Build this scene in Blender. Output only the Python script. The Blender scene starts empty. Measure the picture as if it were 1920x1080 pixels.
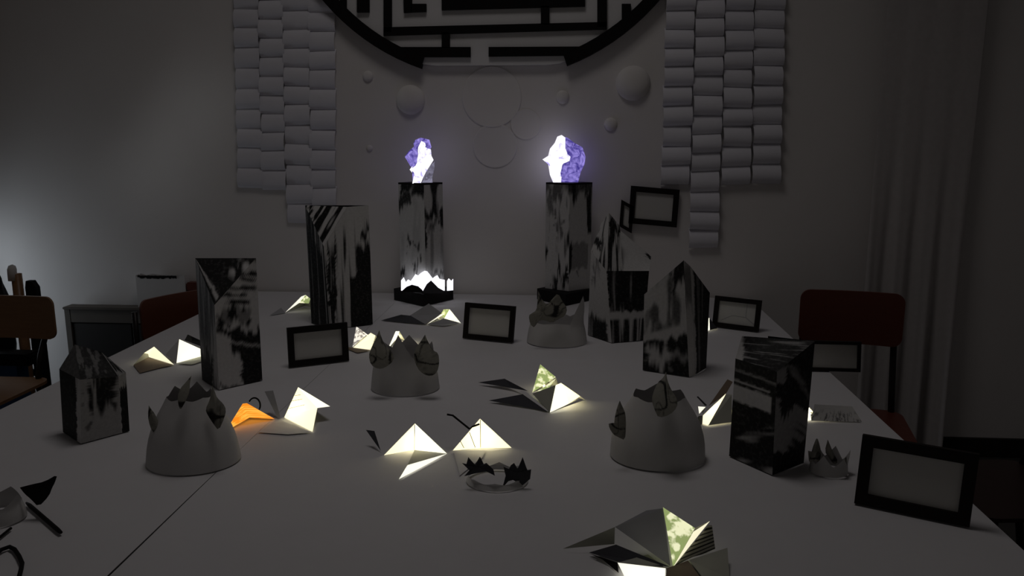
import bpy, bmesh, math, random
import numpy as np
from mathutils import Vector, Matrix, noise as mnoise

C = bpy.context.scene.collection
S = bpy.context.scene
random.seed(7)
PI = math.pi

# ------------------------------------------------------------------ camera, world, light, exposure
FOC = 1500.0
PITCH = math.atan(287 / FOC)
YAW = math.atan(111 / FOC * math.cos(PITCH))
EYE = 1.49
TZ = 0.75            # table height
WALL = 3.72          # back wall plane (y)
cam_d = bpy.data.cameras.new('camera')
cam_d.sensor_width = 36
cam_d.lens = 36 * FOC / 1920
cam_d.clip_start = 0.02
cam = bpy.data.objects.new('camera', cam_d)
C.objects.link(cam)
cam.location = (0, 0, EYE)
cam.rotation_euler = (PI / 2 - PITCH, 0, YAW)
S.camera = cam

w = bpy.data.worlds.new('world')
S.world = w
w.use_nodes = True
w.node_tree.nodes['Background'].inputs[0].default_value = (1.0, 0.95, 0.93, 1)
w.node_tree.nodes['Background'].inputs[1].default_value = 0.032


def area(name, loc, target, size, size_y, power, color, spread=180):
    l = bpy.data.lights.new(name, 'AREA')
    l.shape = 'RECTANGLE'
    l.size, l.size_y = size, size_y
    l.energy = power
    l.color = color
    l.spread = math.radians(spread)
    o = bpy.data.objects.new(name, l)
    C.objects.link(o)
    o.location = loc
    o.rotation_euler = (Vector(target) - Vector(loc)).to_track_quat('-Z', 'Y').to_euler()
    return o


# daylight coming in through the doorway in the left wall, next to the back corner
area('doorway_daylight', (-3.03, 3.50, 0.66), (-2.2, 3.56, 0.55), 0.16, 0.80, 2.1, (0.80, 0.90, 1.0), 180)
# added overhead lamp, no opening in the ceiling; lights tables and wall from above
area('overhead_fill_light', (-0.42, 2.15, 4.05), (-0.46, 2.2, 0.75), 0.9, 0.9, 3.8, (1.0, 0.945, 0.93), 118)
# added unseen lamp inside the room, throws the diagonal streak onto the back wall
streak_lamp = area('wall_streak_light', (-2.76, 2.2, 1.86), (-1.86, WALL, 1.46), 0.12, 0.72, 0.020, (0.92, 0.97, 1.0), 18)
_z = (Vector(streak_lamp.location) - Vector((-1.86, WALL, 1.46))).normalized()
_y = Vector((0.64, 0.0, 0.77))
_y = (_y - _z * _y.dot(_z)).normalized()
streak_lamp.rotation_euler = Matrix((_y.cross(_z), _y, _z)).transposed().to_euler()

S.view_settings.view_transform = 'Standard'
S.view_settings.look = 'None'
S.view_settings.exposure = 0.0
S.view_settings.gamma = 1.0
S.view_settings.use_curve_mapping = False


# ------------------------------------------------------------------ where things stand (rays of the survey camera)
def ray(px, py):
    x = (px - 960) / FOC
    y = -(py - 540) / FOC
    cp, sp, cy, sy = math.cos(PITCH), math.sin(PITCH), math.cos(YAW), math.sin(YAW)
    f = cp + y * sp
    u = -sp + y * cp
    return Vector((x * cy - f * sy, x * sy + f * cy, u)), f


def depth(by, z=TZ):
    r, f = ray(960, by)
    return (z - EYE) / r.z * f


def V(px, py, by=None, dz=0.0):
    """point seen at (px,py), as far away as the table point in row by"""
    if by is None:
        by = py
    r, f = ray(px, py)
    p = r * (depth(by) / f)
    return Vector((p.x, p.y, EYE + p.z + dz))


def VZ(px, py, z):
    r, f = ray(px, py)
    t = (z - EYE) / r.z
    return Vector((r.x * t, r.y * t, z))


def VD(px, py, d):
    r, f = ray(px, py)
    p = r * (d / f)
    return Vector((p.x, p.y, EYE + p.z))


def VW(px, py, y=WALL):
    r, f = ray(px, py)
    t = y / r.y
    return Vector((r.x * t, y, EYE + r.z * t))


# ------------------------------------------------------------------ object helpers
def thing(name, label, cat, loc=(0, 0, 0), rz=0.0, group=None):
    o = bpy.data.objects.new(name, None)
    o.empty_display_size = 0.05
    C.objects.link(o)
    o.location = loc
    o.rotation_euler = (0, 0, rz)
    tag(o, label, cat, group)
    return o


def tag(o, label, cat, group=None):
    o['label'] = label
    o['category'] = cat
    if group:
        o['group'] = group
    return o


def place(o, parent):
    """parent an object whose mesh is in world coordinates, keeping it where it is"""
    o.parent = parent
    if parent is not None:
        m = Matrix.Identity(4)
        chain = []
        p = parent
        while p is not None:
            chain.append(p)
            p = p.parent
        for p in reversed(chain):
            m = m @ (Matrix.Translation(p.location) @ p.rotation_euler.to_matrix().to_4x4()) if p.type == 'EMPTY' else m
        o.data.transform(m.inverted())


def mesh(name, verts, faces, mat, parent=None, smooth=False, world=True):
    me = bpy.data.meshes.new(name)
    me.from_pydata([tuple(v) for v in verts], [], faces)
    me.update()
    if smooth:
        me.polygons.foreach_set('use_smooth', [True] * len(me.polygons))
    me.materials.append(mat)
    o = bpy.data.objects.new(name, me)
    C.objects.link(o)
    if parent is not None:
        if world:
            place(o, parent)
        else:
            o.parent = parent
    return o


def from_bm(name, bm, mat, parent=None, smooth=False, world=False):
    me = bpy.data.meshes.new(name)
    bm.normal_update()
    bm.to_mesh(me)
    bm.free()
    if smooth:
        me.polygons.foreach_set('use_smooth', [True] * len(me.polygons))
    me.materials.append(mat)
    o = bpy.data.objects.new(name, me)
    C.objects.link(o)
    if parent is not None:
        if world:
            place(o, parent)
        else:
            o.parent = parent
    return o


def box_bm(bm, a, b, bevel=0.0):
    a, b = Vector(a), Vector(b)
    r = bmesh.ops.create_cube(bm, size=1)
    vs = r['verts']
    for v in vs:
        v.co = Vector(((a.x + b.x) / 2 + v.co.x * (b.x - a.x),
                       (a.y + b.y) / 2 + v.co.y * (b.y - a.y),
                       (a.z + b.z) / 2 + v.co.z * (b.z - a.z)))
    if bevel:
        es = list({e for v in vs for e in v.link_edges})
        bmesh.ops.bevel(bm, geom=es, offset=bevel, segments=2, affect='EDGES')


def box(name, a, b, mat, parent=None, bevel=0.0, world=True):
    bm = bmesh.new()
    box_bm(bm, a, b, bevel)
    return from_bm(name, bm, mat, parent, world=world)


def tube_bm(bm, pts, r, n=8, cap=True):
    pts = [Vector(p) for p in pts]
    rings = []
    for i, p in enumerate(pts):
        if i == 0:
            t = pts[1] - p
        elif i == len(pts) - 1:
            t = p - pts[i - 1]
        else:
            t = pts[i + 1] - pts[i - 1]
        t.normalize()
        a = Vector((0, 0, 1)) if abs(t.z) < 0.9 else Vector((1, 0, 0))
        u = t.cross(a).normalized()
        v = t.cross(u)
        rr = r[i] if isinstance(r, (list, tuple)) else r
        rings.append([bm.verts.new(p + (u * math.cos(2 * PI * k / n) + v * math.sin(2 * PI * k / n)) * rr) for k in range(n)])
    for i in range(len(rings) - 1):
        for k in range(n):
            bm.faces.new((rings[i][k], rings[i][(k + 1) % n], rings[i + 1][(k + 1) % n], rings[i + 1][k]))
    if cap:
        bm.faces.new(rings[0][::-1])
        bm.faces.new(rings[-1])


def tube(name, pts, r, mat, parent=None, n=8, world=True):
    bm = bmesh.new()
    tube_bm(bm, pts, r, n)
    return from_bm(name, bm, mat, parent, smooth=True, world=world)


def slab(name, poly, thick, mat, parent=None, direction=None):
    """a flat sheet with real thickness; poly in world coordinates, thickened along direction (default its normal)"""
    poly = [Vector(p) for p in poly]
    nrm = Vector((0, 0, 0))
    for i in range(len(poly)):
        a, b = poly[i], poly[(i + 1) % len(poly)]
        nrm += (a - poly[0]).cross(b - poly[0])
    nrm.normalize()
    d = (Vector(direction).normalized() if direction is not None else nrm) * thick
    n = len(poly)
    vs = poly + [p + d for p in poly]
    fs = [list(range(n))[::-1], [n + i for i in range(n)]]
    fs += [[i, (i + 1) % n, n + (i + 1) % n, n + i] for i in range(n)]
    bm = bmesh.new()
    bv = [bm.verts.new(v) for v in vs]
    for f in fs:
        bm.faces.new([bv[i] for i in f])
    bmesh.ops.recalc_face_normals(bm, faces=bm.faces)
    return from_bm(name, bm, mat, parent, world=True)


# ------------------------------------------------------------------ materials
def new_mat(name):
    m = bpy.data.materials.new(name)
    m.use_nodes = True
    nt = m.node_tree
    return m, nt, nt.nodes['Principled BSDF'], nt.nodes['Material Output']


def plain(name, col, rough=0.8, var=0.08, scale=30, bump=0.0, metal=0.0, spec=0.3):
    m, nt, b, out = new_mat(name)
    tc = nt.nodes.new('ShaderNodeTexCoord')
    no = nt.nodes.new('ShaderNodeTexNoise')
    no.inputs['Scale'].default_value = scale
    no.inputs['Detail'].default_value = 4
    nt.links.new(tc.outputs['Object'], no.inputs['Vector'])
    mx = nt.nodes.new('ShaderNodeMix')
    mx.data_type = 'RGBA'
    c1 = tuple(c * (1 - var) for c in col) + (1,)
    c2 = tuple(min(1, c * (1 + var)) for c in col) + (1,)
    mx.inputs[6].default_value = c1
    mx.inputs[7].default_value = c2
    nt.links.new(no.outputs['Fac'], mx.inputs[0])
    nt.links.new(mx.outputs[2], b.inputs['Base Color'])
    b.inputs['Roughness'].default_value = rough
    b.inputs['Metallic'].default_value = metal
    b.inputs['Specular IOR Level'].default_value = spec
    if bump:
        bp = nt.nodes.new('ShaderNodeBump')
        bp.inputs['Strength'].default_value = bump
        bp.inputs['Distance'].default_value = 0.01
        nt.links.new(no.outputs['Fac'], bp.inputs['Height'])
        nt.links.new(bp.outputs[0], b.inputs['Normal'])
    return m


def wood(name, c1, c2, rough=0.4):
    m, nt, b, out = new_mat(name)
    tc = nt.nodes.new('ShaderNodeTexCoord')
    mp = nt.nodes.new('ShaderNodeMapping')
    mp.inputs['Scale'].default_value = (3, 40, 40)
    no = nt.nodes.new('ShaderNodeTexNoise')
    no.inputs['Scale'].default_value = 2.5
    no.inputs['Detail'].default_value = 5
    nt.links.new(tc.outputs['Object'], mp.inputs[0])
    nt.links.new(mp.outputs[0], no.inputs['Vector'])
    mx = nt.nodes.new('ShaderNodeMix')
    mx.data_type = 'RGBA'
    mx.inputs[6].default_value = c1 + (1,)
    mx.inputs[7].default_value = c2 + (1,)
    nt.links.new(no.outputs['Fac'], mx.inputs[0])
    nt.links.new(mx.outputs[2], b.inputs['Base Color'])
    b.inputs['Roughness'].default_value = rough
    return m


def printed(name, dark=(0.012, 0.012, 0.012), light=(0.70, 0.69, 0.68), rough=0.6):
    """black ink on white card: the ink amount is a mesh attribute, broken up by a fine grain"""
    m, nt, b, out = new_mat(name)
    at = nt.nodes.new('ShaderNodeAttribute')
    at.attribute_name = 'ink'
    tc = nt.nodes.new('ShaderNodeTexCoord')
    no = nt.nodes.new('ShaderNodeTexNoise')
    no.inputs['Scale'].default_value = 120
    no.inputs['Detail'].default_value = 3
    nt.links.new(tc.outputs['Object'], no.inputs['Vector'])
    ad = nt.nodes.new('ShaderNodeMath')
    ad.operation = 'MULTIPLY_ADD'
    ad.inputs[1].default_value = 0.25
    nt.links.new(no.outputs['Fac'], ad.inputs[0])
    nt.links.new(at.outputs['Fac'], ad.inputs[2])
    sb = nt.nodes.new('ShaderNodeMath')
    sb.operation = 'SUBTRACT'
    sb.use_clamp = True
    nt.links.new(ad.outputs[0], sb.inputs[0])
    sb.inputs[1].default_value = 0.125
    mx = nt.nodes.new('ShaderNodeMix')
    mx.data_type = 'RGBA'
    mx.inputs[6].default_value = light + (1,)
    mx.inputs[7].default_value = dark + (1,)
    nt.links.new(sb.outputs[0], mx.inputs[0])
    nt.links.new(mx.outputs[2], b.inputs['Base Color'])
    b.inputs['Roughness'].default_value = rough
    b.inputs['Specular IOR Level'].default_value = 0.2
    return m


def shade_paper(name, col, ink=None, ink_scale=0.0, stretch=(1, 1, 1), lum=1.0):
    """thin translucent paper: lets the LED inside shine through; optional ink drawing"""
    m, nt, b, out = new_mat(name)
    nt.nodes.remove(b)
    di = nt.nodes.new('ShaderNodeBsdfDiffuse')
    tr = nt.nodes.new('ShaderNodeBsdfTranslucent')
    mix = nt.nodes.new('ShaderNodeMixShader')
    mix.inputs[0].default_value = 0.6
    nt.links.new(di.outputs[0], mix.inputs[1])
    nt.links.new(tr.outputs[0], mix.inputs[2])
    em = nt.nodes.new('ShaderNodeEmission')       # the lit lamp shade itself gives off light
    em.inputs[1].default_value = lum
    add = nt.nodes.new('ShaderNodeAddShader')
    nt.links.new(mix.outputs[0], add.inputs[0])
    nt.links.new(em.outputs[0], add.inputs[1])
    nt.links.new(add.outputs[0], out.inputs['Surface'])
    if ink is None:
        for n in (di, tr, em):
            n.inputs[0].default_value = col + (1,)
    else:
        tc = nt.nodes.new('ShaderNodeTexCoord')
        mp = nt.nodes.new('ShaderNodeMapping')
        mp.inputs['Scale'].default_value = stretch
        nt.links.new(tc.outputs['Object'], mp.inputs[0])
        no = nt.nodes.new('ShaderNodeTexNoise')
        no.inputs['Scale'].default_value = ink_scale
        no.inputs['Detail'].default_value = 3
        nt.links.new(mp.outputs[0], no.inputs['Vector'])
        cr = nt.nodes.new('ShaderNodeValToRGB')
        cr.color_ramp.elements[0].position = 0.46
        cr.color_ramp.elements[0].color = ink + (1,)
        cr.color_ramp.elements[1].position = 0.56
        cr.color_ramp.elements[1].color = col + (1,)
        nt.links.new(no.outputs['Fac'], cr.inputs[0])
        for n in (di, tr, em):
            nt.links.new(cr.outputs[0], n.inputs[0])
    return m


def glow(name, col, strength, col2=None, scale=40.0, lo=0.4, hi=0.6, s2=None):
    m, nt, b, out = new_mat(name)
    nt.nodes.remove(b)
    em = nt.nodes.new('ShaderNodeEmission')
    em.inputs[0].default_value = col + (1,)
    em.inputs[1].default_value = strength
    if col2 is not None:
        tc = nt.nodes.new('ShaderNodeTexCoord')
        no = nt.nodes.new('ShaderNodeTexNoise')
        no.inputs['Scale'].default_value = scale
        no.inputs['Detail'].default_value = 3
        no.inputs['Distortion'].default_value = 1.0
        nt.links.new(tc.outputs['Object'], no.inputs['Vector'])
        cr = nt.nodes.new('ShaderNodeValToRGB')
        cr.color_ramp.elements[0].position = lo
        cr.color_ramp.elements[0].color = tuple(c * (s2 or 1) for c in col2) + (1,)
        cr.color_ramp.elements[1].position = hi
        cr.color_ramp.elements[1].color = col + (1,)
        nt.links.new(no.outputs['Fac'], cr.inputs[0])
        nt.links.new(cr.outputs[0], em.inputs[0])
    nt.links.new(em.outputs[0], out.inputs['Surface'])
    return m


M = {}
M['wall'] = plain('wall_plaster', (0.78, 0.75, 0.73), 0.9, 0.05, 4, 0.05)
M['ceiling'] = plain('ceiling_paint', (0.60, 0.58, 0.56), 0.95, 0.03, 5)
M['floor'] = plain('floor_lino', (0.055, 0.053, 0.05), 0.5, 0.15, 6)
M['paper'] = plain('white_paper', (0.63, 0.62, 0.63), 0.75, 0.03, 14, 0.05)
M['card'] = plain('white_card', (0.70, 0.69, 0.68), 0.8, 0.04, 18)
M['cup'] = plain('cup_paper', (0.58, 0.57, 0.56), 0.8, 0.04, 18)
M['scroll'] = plain('scroll_paper', (0.76, 0.75, 0.80), 0.8, 0.04, 20)
M['disc'] = plain('panel_white', (0.74, 0.73, 0.73), 0.8, 0.03, 6)
M['tape'] = plain('black_tape', (0.010, 0.009, 0.009), 0.6, 0.2, 30, spec=0.1)
M['frame'] = plain('black_frame_wood', (0.012, 0.009, 0.008), 0.55, 0.25, 40, spec=0.15)
M['sheet'] = plain('drawing_paper', (0.58, 0.57, 0.54), 0.8, 0.03, 12)
M['dark_card'] = plain('charcoal_card', (0.055, 0.055, 0.062), 0.75, 0.2, 25, spec=0.1)
M['black'] = plain('black_lacquer', (0.010, 0.009, 0.009), 0.6, 0.2, 25, spec=0.1)
M['grey_card'] = plain('grey_card', (0.34, 0.34, 0.35), 0.8, 0.1, 25)
M['dull_card'] = plain('greenish_grey_card', (0.40, 0.40, 0.34), 0.8, 0.12, 25)
M['brown_card'] = plain('brown_card', (0.20, 0.15, 0.11), 0.8, 0.15, 25)
M['ink'] = printed('inked_card')
M['ink_sketch'] = printed('sketched_paper', (0.014, 0.013, 0.012), (0.34, 0.33, 0.28))
M['ink_open'] = printed('lined_paper', (0.05, 0.05, 0.05), (0.72, 0.71, 0.69))
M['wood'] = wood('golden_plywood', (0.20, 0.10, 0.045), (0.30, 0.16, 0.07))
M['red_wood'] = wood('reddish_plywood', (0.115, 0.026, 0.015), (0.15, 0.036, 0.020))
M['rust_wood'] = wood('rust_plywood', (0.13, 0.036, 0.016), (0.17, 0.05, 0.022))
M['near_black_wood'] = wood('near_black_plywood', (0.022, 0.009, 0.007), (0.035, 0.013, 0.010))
M['steel'] = plain('black_steel', (0.018, 0.014, 0.013), 0.4, 0.1, 20, metal=0.3)
M['grey_wood'] = plain('grey_painted_wood', (0.12, 0.105, 0.09), 0.7, 0.2, 12)
M['dark_panel'] = plain('dark_board', (0.018, 0.015, 0.013), 0.6, 0.2, 10)
M['curtain'] = plain('grey_curtain_cloth', (0.60, 0.57, 0.56), 0.95, 0.08, 40)
M['blue'] = plain('blue_plastic', (0.03, 0.09, 0.22), 0.5, 0.1, 20)
M['shade'] = shade_paper('shade_paper', (0.92, 0.86, 0.62))
M['shade_lines'] = shade_paper('shade_paper_scored', (0.94, 0.88, 0.62), (0.50, 0.46, 0.28), 3.0, (4, 10, 60))
M['shade_white'] = shade_paper('shade_paper_white', (0.93, 0.91, 0.78))
M['shade_leaf'] = shade_paper('shade_paper_leaf_print', (0.80, 0.80, 0.52), (0.26, 0.32, 0.12), 60.0)
M['shade_orange'] = shade_paper('shade_paper_orange', (0.92, 0.46, 0.07), (0.85, 0.26, 0.015), 3.0, (4, 8, 70), 0.95)
M['shade_silver'] = shade_paper('shade_paper_crumpled', (0.75, 0.72, 0.68), (0.22, 0.20, 0.19), 90.0)
M['led'] = glow('led_diode', (1.0, 0.90, 0.60), 12.0)
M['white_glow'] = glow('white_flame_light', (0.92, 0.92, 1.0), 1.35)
M['film_white'] = glow('film_lit_white', (0.95, 0.93, 1.0), 1.1, (0.45, 0.38, 1.0), 26.0, 0.30, 0.42)
M['film_violet'] = glow('film_lit_violet', (0.42, 0.34, 0.95), 0.8, (0.07, 0.05, 0.32), 34.0, 0.38, 0.66)
M['film_grey'] = glow('film_lit_grey', (0.30, 0.29, 0.40), 0.8, (0.10, 0.09, 0.13), 40.0, 0.35, 0.65)


# ------------------------------------------------------------------ ink: functions of (u, v) in 0..1, 1 = black
def vnoise(x, y, seed):
    """value noise on numpy arrays"""
    x = np.asarray(x, float) + seed * 17.31
    y = np.asarray(y, float) + seed * 9.73
    xi, yi = np.floor(x), np.floor(y)
    xf, yf = x - xi, y - yi
    xf, yf = xf * xf * (3 - 2 * xf), yf * yf * (3 - 2 * yf)

    def h(a, b):
        t = np.sin(a * 127.1 + b * 311.7) * 43758.5453
        return t - np.floor(t)
    return (h(xi, yi) * (1 - xf) + h(xi + 1, yi) * xf) * (1 - yf) + (h(xi, yi + 1) * (1 - xf) + h(xi + 1, yi + 1) * xf) * yf


def sstep(a, b, x):
    t = np.clip((x - a) / (b - a), 0, 1)
    return t * t * (3 - 2 * t)


def streaks(u, v, ang, fs, ft, thr, seed, soft=0.12):
    """brushed streaks running at ang degrees from the vertical"""
    a = math.radians(ang)
    s = u * math.cos(a) - v * math.sin(a)
    t = u * math.sin(a) + v * math.cos(a)
    n = 0.6 * vnoise(s * fs, t * ft, seed) + 0.4 * vnoise(s * fs * 2.7, t * ft * 1.6, seed + 3)
    return sstep(thr + soft, thr - soft, n)


def block(u, v, u0, u1, v0, v1, seed, rough=0.05, soft=0.02):
    du = (vnoise(v * 14, v * 0, seed) - 0.5) * 2 * rough + (vnoise(v * 60, v * 0, seed + 1) - 0.5) * rough
    dv = (vnoise(u * 10, u * 0, seed + 2) - 0.5) * 2 * rough + (vnoise(u * 45, u * 0, seed + 5) - 0.5) * rough
    a = sstep(u0 - soft, u0 + soft, u + du) * sstep(u1 + soft, u1 - soft, u + du)
    b = sstep(v0 - soft, v0 + soft, v + dv) * sstep(v1 + soft, v1 - soft, v + dv)
    return a * b


def mx(*a):
    r = a[0]
    for b in a[1:]:
        r = np.maximum(r, b)
    return r


def panel(name, corners, ink, parent, mat=None, nu=26, nv=60, bulge=None):
    """one printed sheet between four corners (bl, br, tr, tl); the print is stored per vertex"""
    bl, br, tr, tl = [Vector(c) for c in corners]
    vs, U, W = [], [], []
    for j in range(nv + 1):
        for i in range(nu + 1):
            a, b = i / nu, j / nv
            p = (bl * (1 - a) + br * a) * (1 - b) + (tl * (1 - a) + tr * a) * b
            if bulge is not None:
                p = p + Vector(bulge) * (math.sin(PI * a) * math.sin(PI * b))
            vs.append(p)
            U.append(a)
            W.append(b)
    fs = []
    for j in range(nv):
        for i in range(nu):
            k = j * (nu + 1) + i
            fs.append((k, k + 1, k + nu + 2, k + nu + 1))
    o = mesh(name, vs, fs, mat or M['ink'], parent)
    val = np.clip(ink(np.array(U), np.array(W)), 0, 1)
    at = o.data.attributes.new('ink', 'FLOAT', 'POINT')
    at.data.foreach_set('value', val.astype(np.float32))
    return o


# ------------------------------------------------------------------ the room
def structure(name, a, b, mat):
    o = box(name, a, b, mat)
    o['kind'] = 'structure'
    return o


XL, XR, ZC = -2.98, 2.35, 4.1
structure('floor', (XL - 1.2, -3.0, -0.1), (XR + 0.15, WALL + 0.15, 0.0), M['floor'])
structure('wall_back', (XL - 1.2, WALL, 0.0), (XR + 0.15, WALL + 0.15, ZC), M['wall'])
structure('wall_right', (XR, -3.0, 0.0), (XR + 0.15, WALL, ZC), M['wall'])
structure('ceiling', (XL - 0.15, -3.0, ZC), (XR + 0.15, WALL + 0.15, ZC + 0.1), M['ceiling'])
# left wall with a doorway by the back corner (the daylight enters there)
lw = bmesh.new()
box_bm(lw, (XL - 0.12, -3.0, 0.0), (XL, 2.75, ZC))
box_bm(lw, (XL - 0.12, 3.55, 0.0), (XL, WALL, ZC))
box_bm(lw, (XL - 0.12, 2.75, 1.75), (XL, 3.55, ZC))
o = from_bm('wall_left', lw, M['wall'])
o['kind'] = 'structure'
dr = bmesh.new()
box_bm(dr, (XL - 0.14, 2.69, 0.0), (XL + 0.015, 2.75, 1.81))
box_bm(dr, (XL - 0.14, 3.55, 0.0), (XL + 0.015, 3.61, 1.81))
box_bm(dr, (XL - 0.14, 2.75, 1.75), (XL + 0.015, 3.55, 1.81))
o = from_bm('door_1', dr, M['card'])
o['kind'] = 'structure'
o = box('baseboard_back', (XL, WALL - 0.018, 0.0), (XR, WALL, 0.09), M['dark_panel'])
o['kind'] = 'structure'

# ------------------------------------------------------------------ three white tables pushed together, paper laid over them
TX0, TX1, TY0, TY1 = -1.56, 0.833, 0.25, 3.70
edges = [TX0, -0.7825, 0.0257, TX1]
names = ['white table at the left side under the paper cover', 'white table in the middle under the paper cover',
         'white table at the right side under the paper cover']
for i in range(3):
    x0, x1 = edges[i] + 0.003, edges[i + 1] - 0.003
    t = thing('table', names[i], 'table', ((x0 + x1) / 2, (TY0 + TY1) / 2, 0), 0, 'tables pushed together')
    box('tabletop', (x0, TY0, TZ - 0.035), (x1, TY1, TZ - 0.0052), M['card'], t, 0.004)
    ap = bmesh.new()
    box_bm(ap, (x0 + 0.05, TY0 + 0.06, TZ - 0.1), (x0 + 0.07, TY1 - 0.06, TZ - 0.036))
    box_bm(ap, (x1 - 0.07, TY0 + 0.06, TZ - 0.1), (x1 - 0.05, TY1 - 0.06, TZ - 0.036))
    from_bm('apron', ap, M['steel'], t, world=True)
    for lx in (x0 + 0.06, x1 - 0.06):
        for ly in (TY0 + 0.08, TY1 - 0.08):
            tube('leg', [(lx, ly, 0.0), (lx, ly, TZ - 0.036)], 0.02, M['steel'], t)


def paper_sheet(name, label, x0, x1, y0, y1, lift, z=TZ - 0.0039):
    """a sheet of paper on the tables; its left edge lifts a little towards the viewer"""
    nx, ny = 24, 60
    vs, fs = [], []
    for j in range(ny + 1):
        for i in range(nx + 1):
            u, v = i / nx, j / ny
            y = y0 + (y1 - y0) * v
            xl = x0 + (0.0045 * max(0.0, min(1.0, (1.75 - y) / 0.55)) if lift else 0.0)
            x = xl + (x1 - xl) * u
            zz = z + 0.0008 * mnoise.noise(Vector((x * 3, y * 3, z * 40)))
            if lift:
                zz += lift * max(0, 1 - u * 14) * max(0, 1 - v * 2.2)
            vs.append((x, y, zz))
    for j in range(ny):
        for i in range(nx):
            k = j * (nx + 1) + i
            fs.append((k, k + 1, k + nx + 2, k + nx + 1))
    n = len(vs)
    bm = bmesh.new()
    bv = [bm.verts.new(p) for p in vs]
    for f in fs:
        bm.faces.new([bv[i] for i in f])
    r = bmesh.ops.extrude_face_region(bm, geom=list(bm.faces))
    for e in r['geom']:
        if isinstance(e, bmesh.types.BMVert):
            e.co.z += 0.0012
    bmesh.ops.recalc_face_normals(bm, faces=bm.faces)
    o = from_bm(name, bm, M['paper'], smooth=False)
    tag(o, label, 'paper', 'paper covering the tables')
    return o


paper_sheet('paper_cover', 'narrow white paper sheet on the tables, left of the dark seam', TX0 + 0.001, -0.7840, TY0 + 0.001, TY1 - 0.001, 0.0)
paper_sheet('paper_cover', 'wide white paper sheet covering most of the tables, right of the dark seam', -0.783, TX1 - 0.001, TY0 + 0.001, TY1 - 0.001, 0.002, TZ - 0.0039)


# ------------------------------------------------------------------ painted paper crystals
def crystal(name, label, faces, back=None, cat='paper obelisk'):
    pts = [p for f in faces for p in f[0] if len(p) == 2]
    base = [V(*p) for p in pts]
    c = sum(base, Vector()) / len(base)
    t = thing(name, label, cat, (c.x, c.y, TZ), 0, 'painted paper crystals')
    for f in faces:
        cs = [V(*p) for p in f[0]]
        if len(cs) == 3:
            cs = [cs[0], cs[1], cs[2], cs[2]]
        panel(f[2] if len(f) > 2 else 'side_panel', cs, f[1], t)
    if back:
        L, R, F, Lt, Rt, Ft, zt = back
        L, R, F = V(*L), V(*R), V(*F)
        Lt, Rt, Ft = V(*Lt), V(*Rt), V(*Ft)
        B = L + R - F
        Bt = Lt + Rt - Ft
        Bt.z = min(Lt.z, Rt.z) - 0.04 if zt is None else TZ + zt
        gen = lambda u, v: streaks(u, v, 0, 10, 2, 0.5, 5)
        panel('side_panel', [R, B, Bt, Rt], gen, t, nu=12, nv=24)
        panel('side_panel', [B, L, Lt, Bt], gen, t, nu=12, nv=24)
        panel('top_panel', [Lt, Rt, Bt, Bt], gen, t, nu=12, nv=12)
    return t


# squat crystal at the left
crystal('painted_obelisk', 'squat dark painted paper obelisk with pointed top at the left table edge', [
    ([(118, 810), (152, 832), (150, 712, 832), (111, 692, 810)], lambda u, v: mx(block(u, v, -1, 0.80, -1, 2, 2, 0.05), streaks(u, v, 0, 9, 1.5, 0.55, 4))),
    ([(152, 832), (227, 812), (222, 706, 812), (150, 712, 832)],
     lambda u, v: mx(block(u, v, 0.12, 0.98, 0.42, 2, 8, 0.16, 0.16) * (0.35 + 0.65 * streaks(u, v, 0, 9, 2.2, 0.62, 6)), 0.45 * sstep(0.4, 0.0, v) * streaks(u, v, 20, 5, 4, 0.55, 7), 0.42 + 0 * u, block(u, v, 0.1, 0.28, 0.17, 0.33, 3, 0.06, 0.06) * 0.8)),
    ([(227, 812), (243, 808), (236, 698, 808), (222, 706, 812)], lambda u, v: mx(block(u, v, 0.15, 2, -1, 0.8, 4, 0.1), 0.3 + 0 * u, streaks(u, v, 0, 6, 2, 0.4, 9))),
    ([(111, 692, 810), (150, 712, 832), (140, 646, 806)], lambda u, v: 0.85 + 0 * u, 'top_panel'),
    ([(150, 712, 832), (222, 706, 812), (190, 660, 806), (140, 646, 806)], lambda u, v: mx(0.82 + 0 * u, streaks(u, v, 10, 8, 3, 0.6, 11)), 'top_panel'),
    ([(222, 706, 812), (236, 698, 808), (190, 660, 806)], lambda u, v: mx(0.5 + 0 * u, streaks(u, v, 10, 5, 3, 0.55, 13)), 'top_panel'),
    ([(243, 808), (199, 792), (190, 660, 806), (236, 698, 808)], lambda u, v: streaks(u, v, 0, 6, 2, 0.5, 9)),
    ([(199, 792), (118, 810), (111, 692, 810), (140, 646, 806)], lambda u, v: streaks(u, v, 0, 6, 2, 0.6, 9)),
    ([(199, 792), (199, 792), (190, 660, 806), (140, 646, 806)], lambda u, v: streaks(u, v, 0, 6, 2, 0.6, 9)),
])


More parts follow.
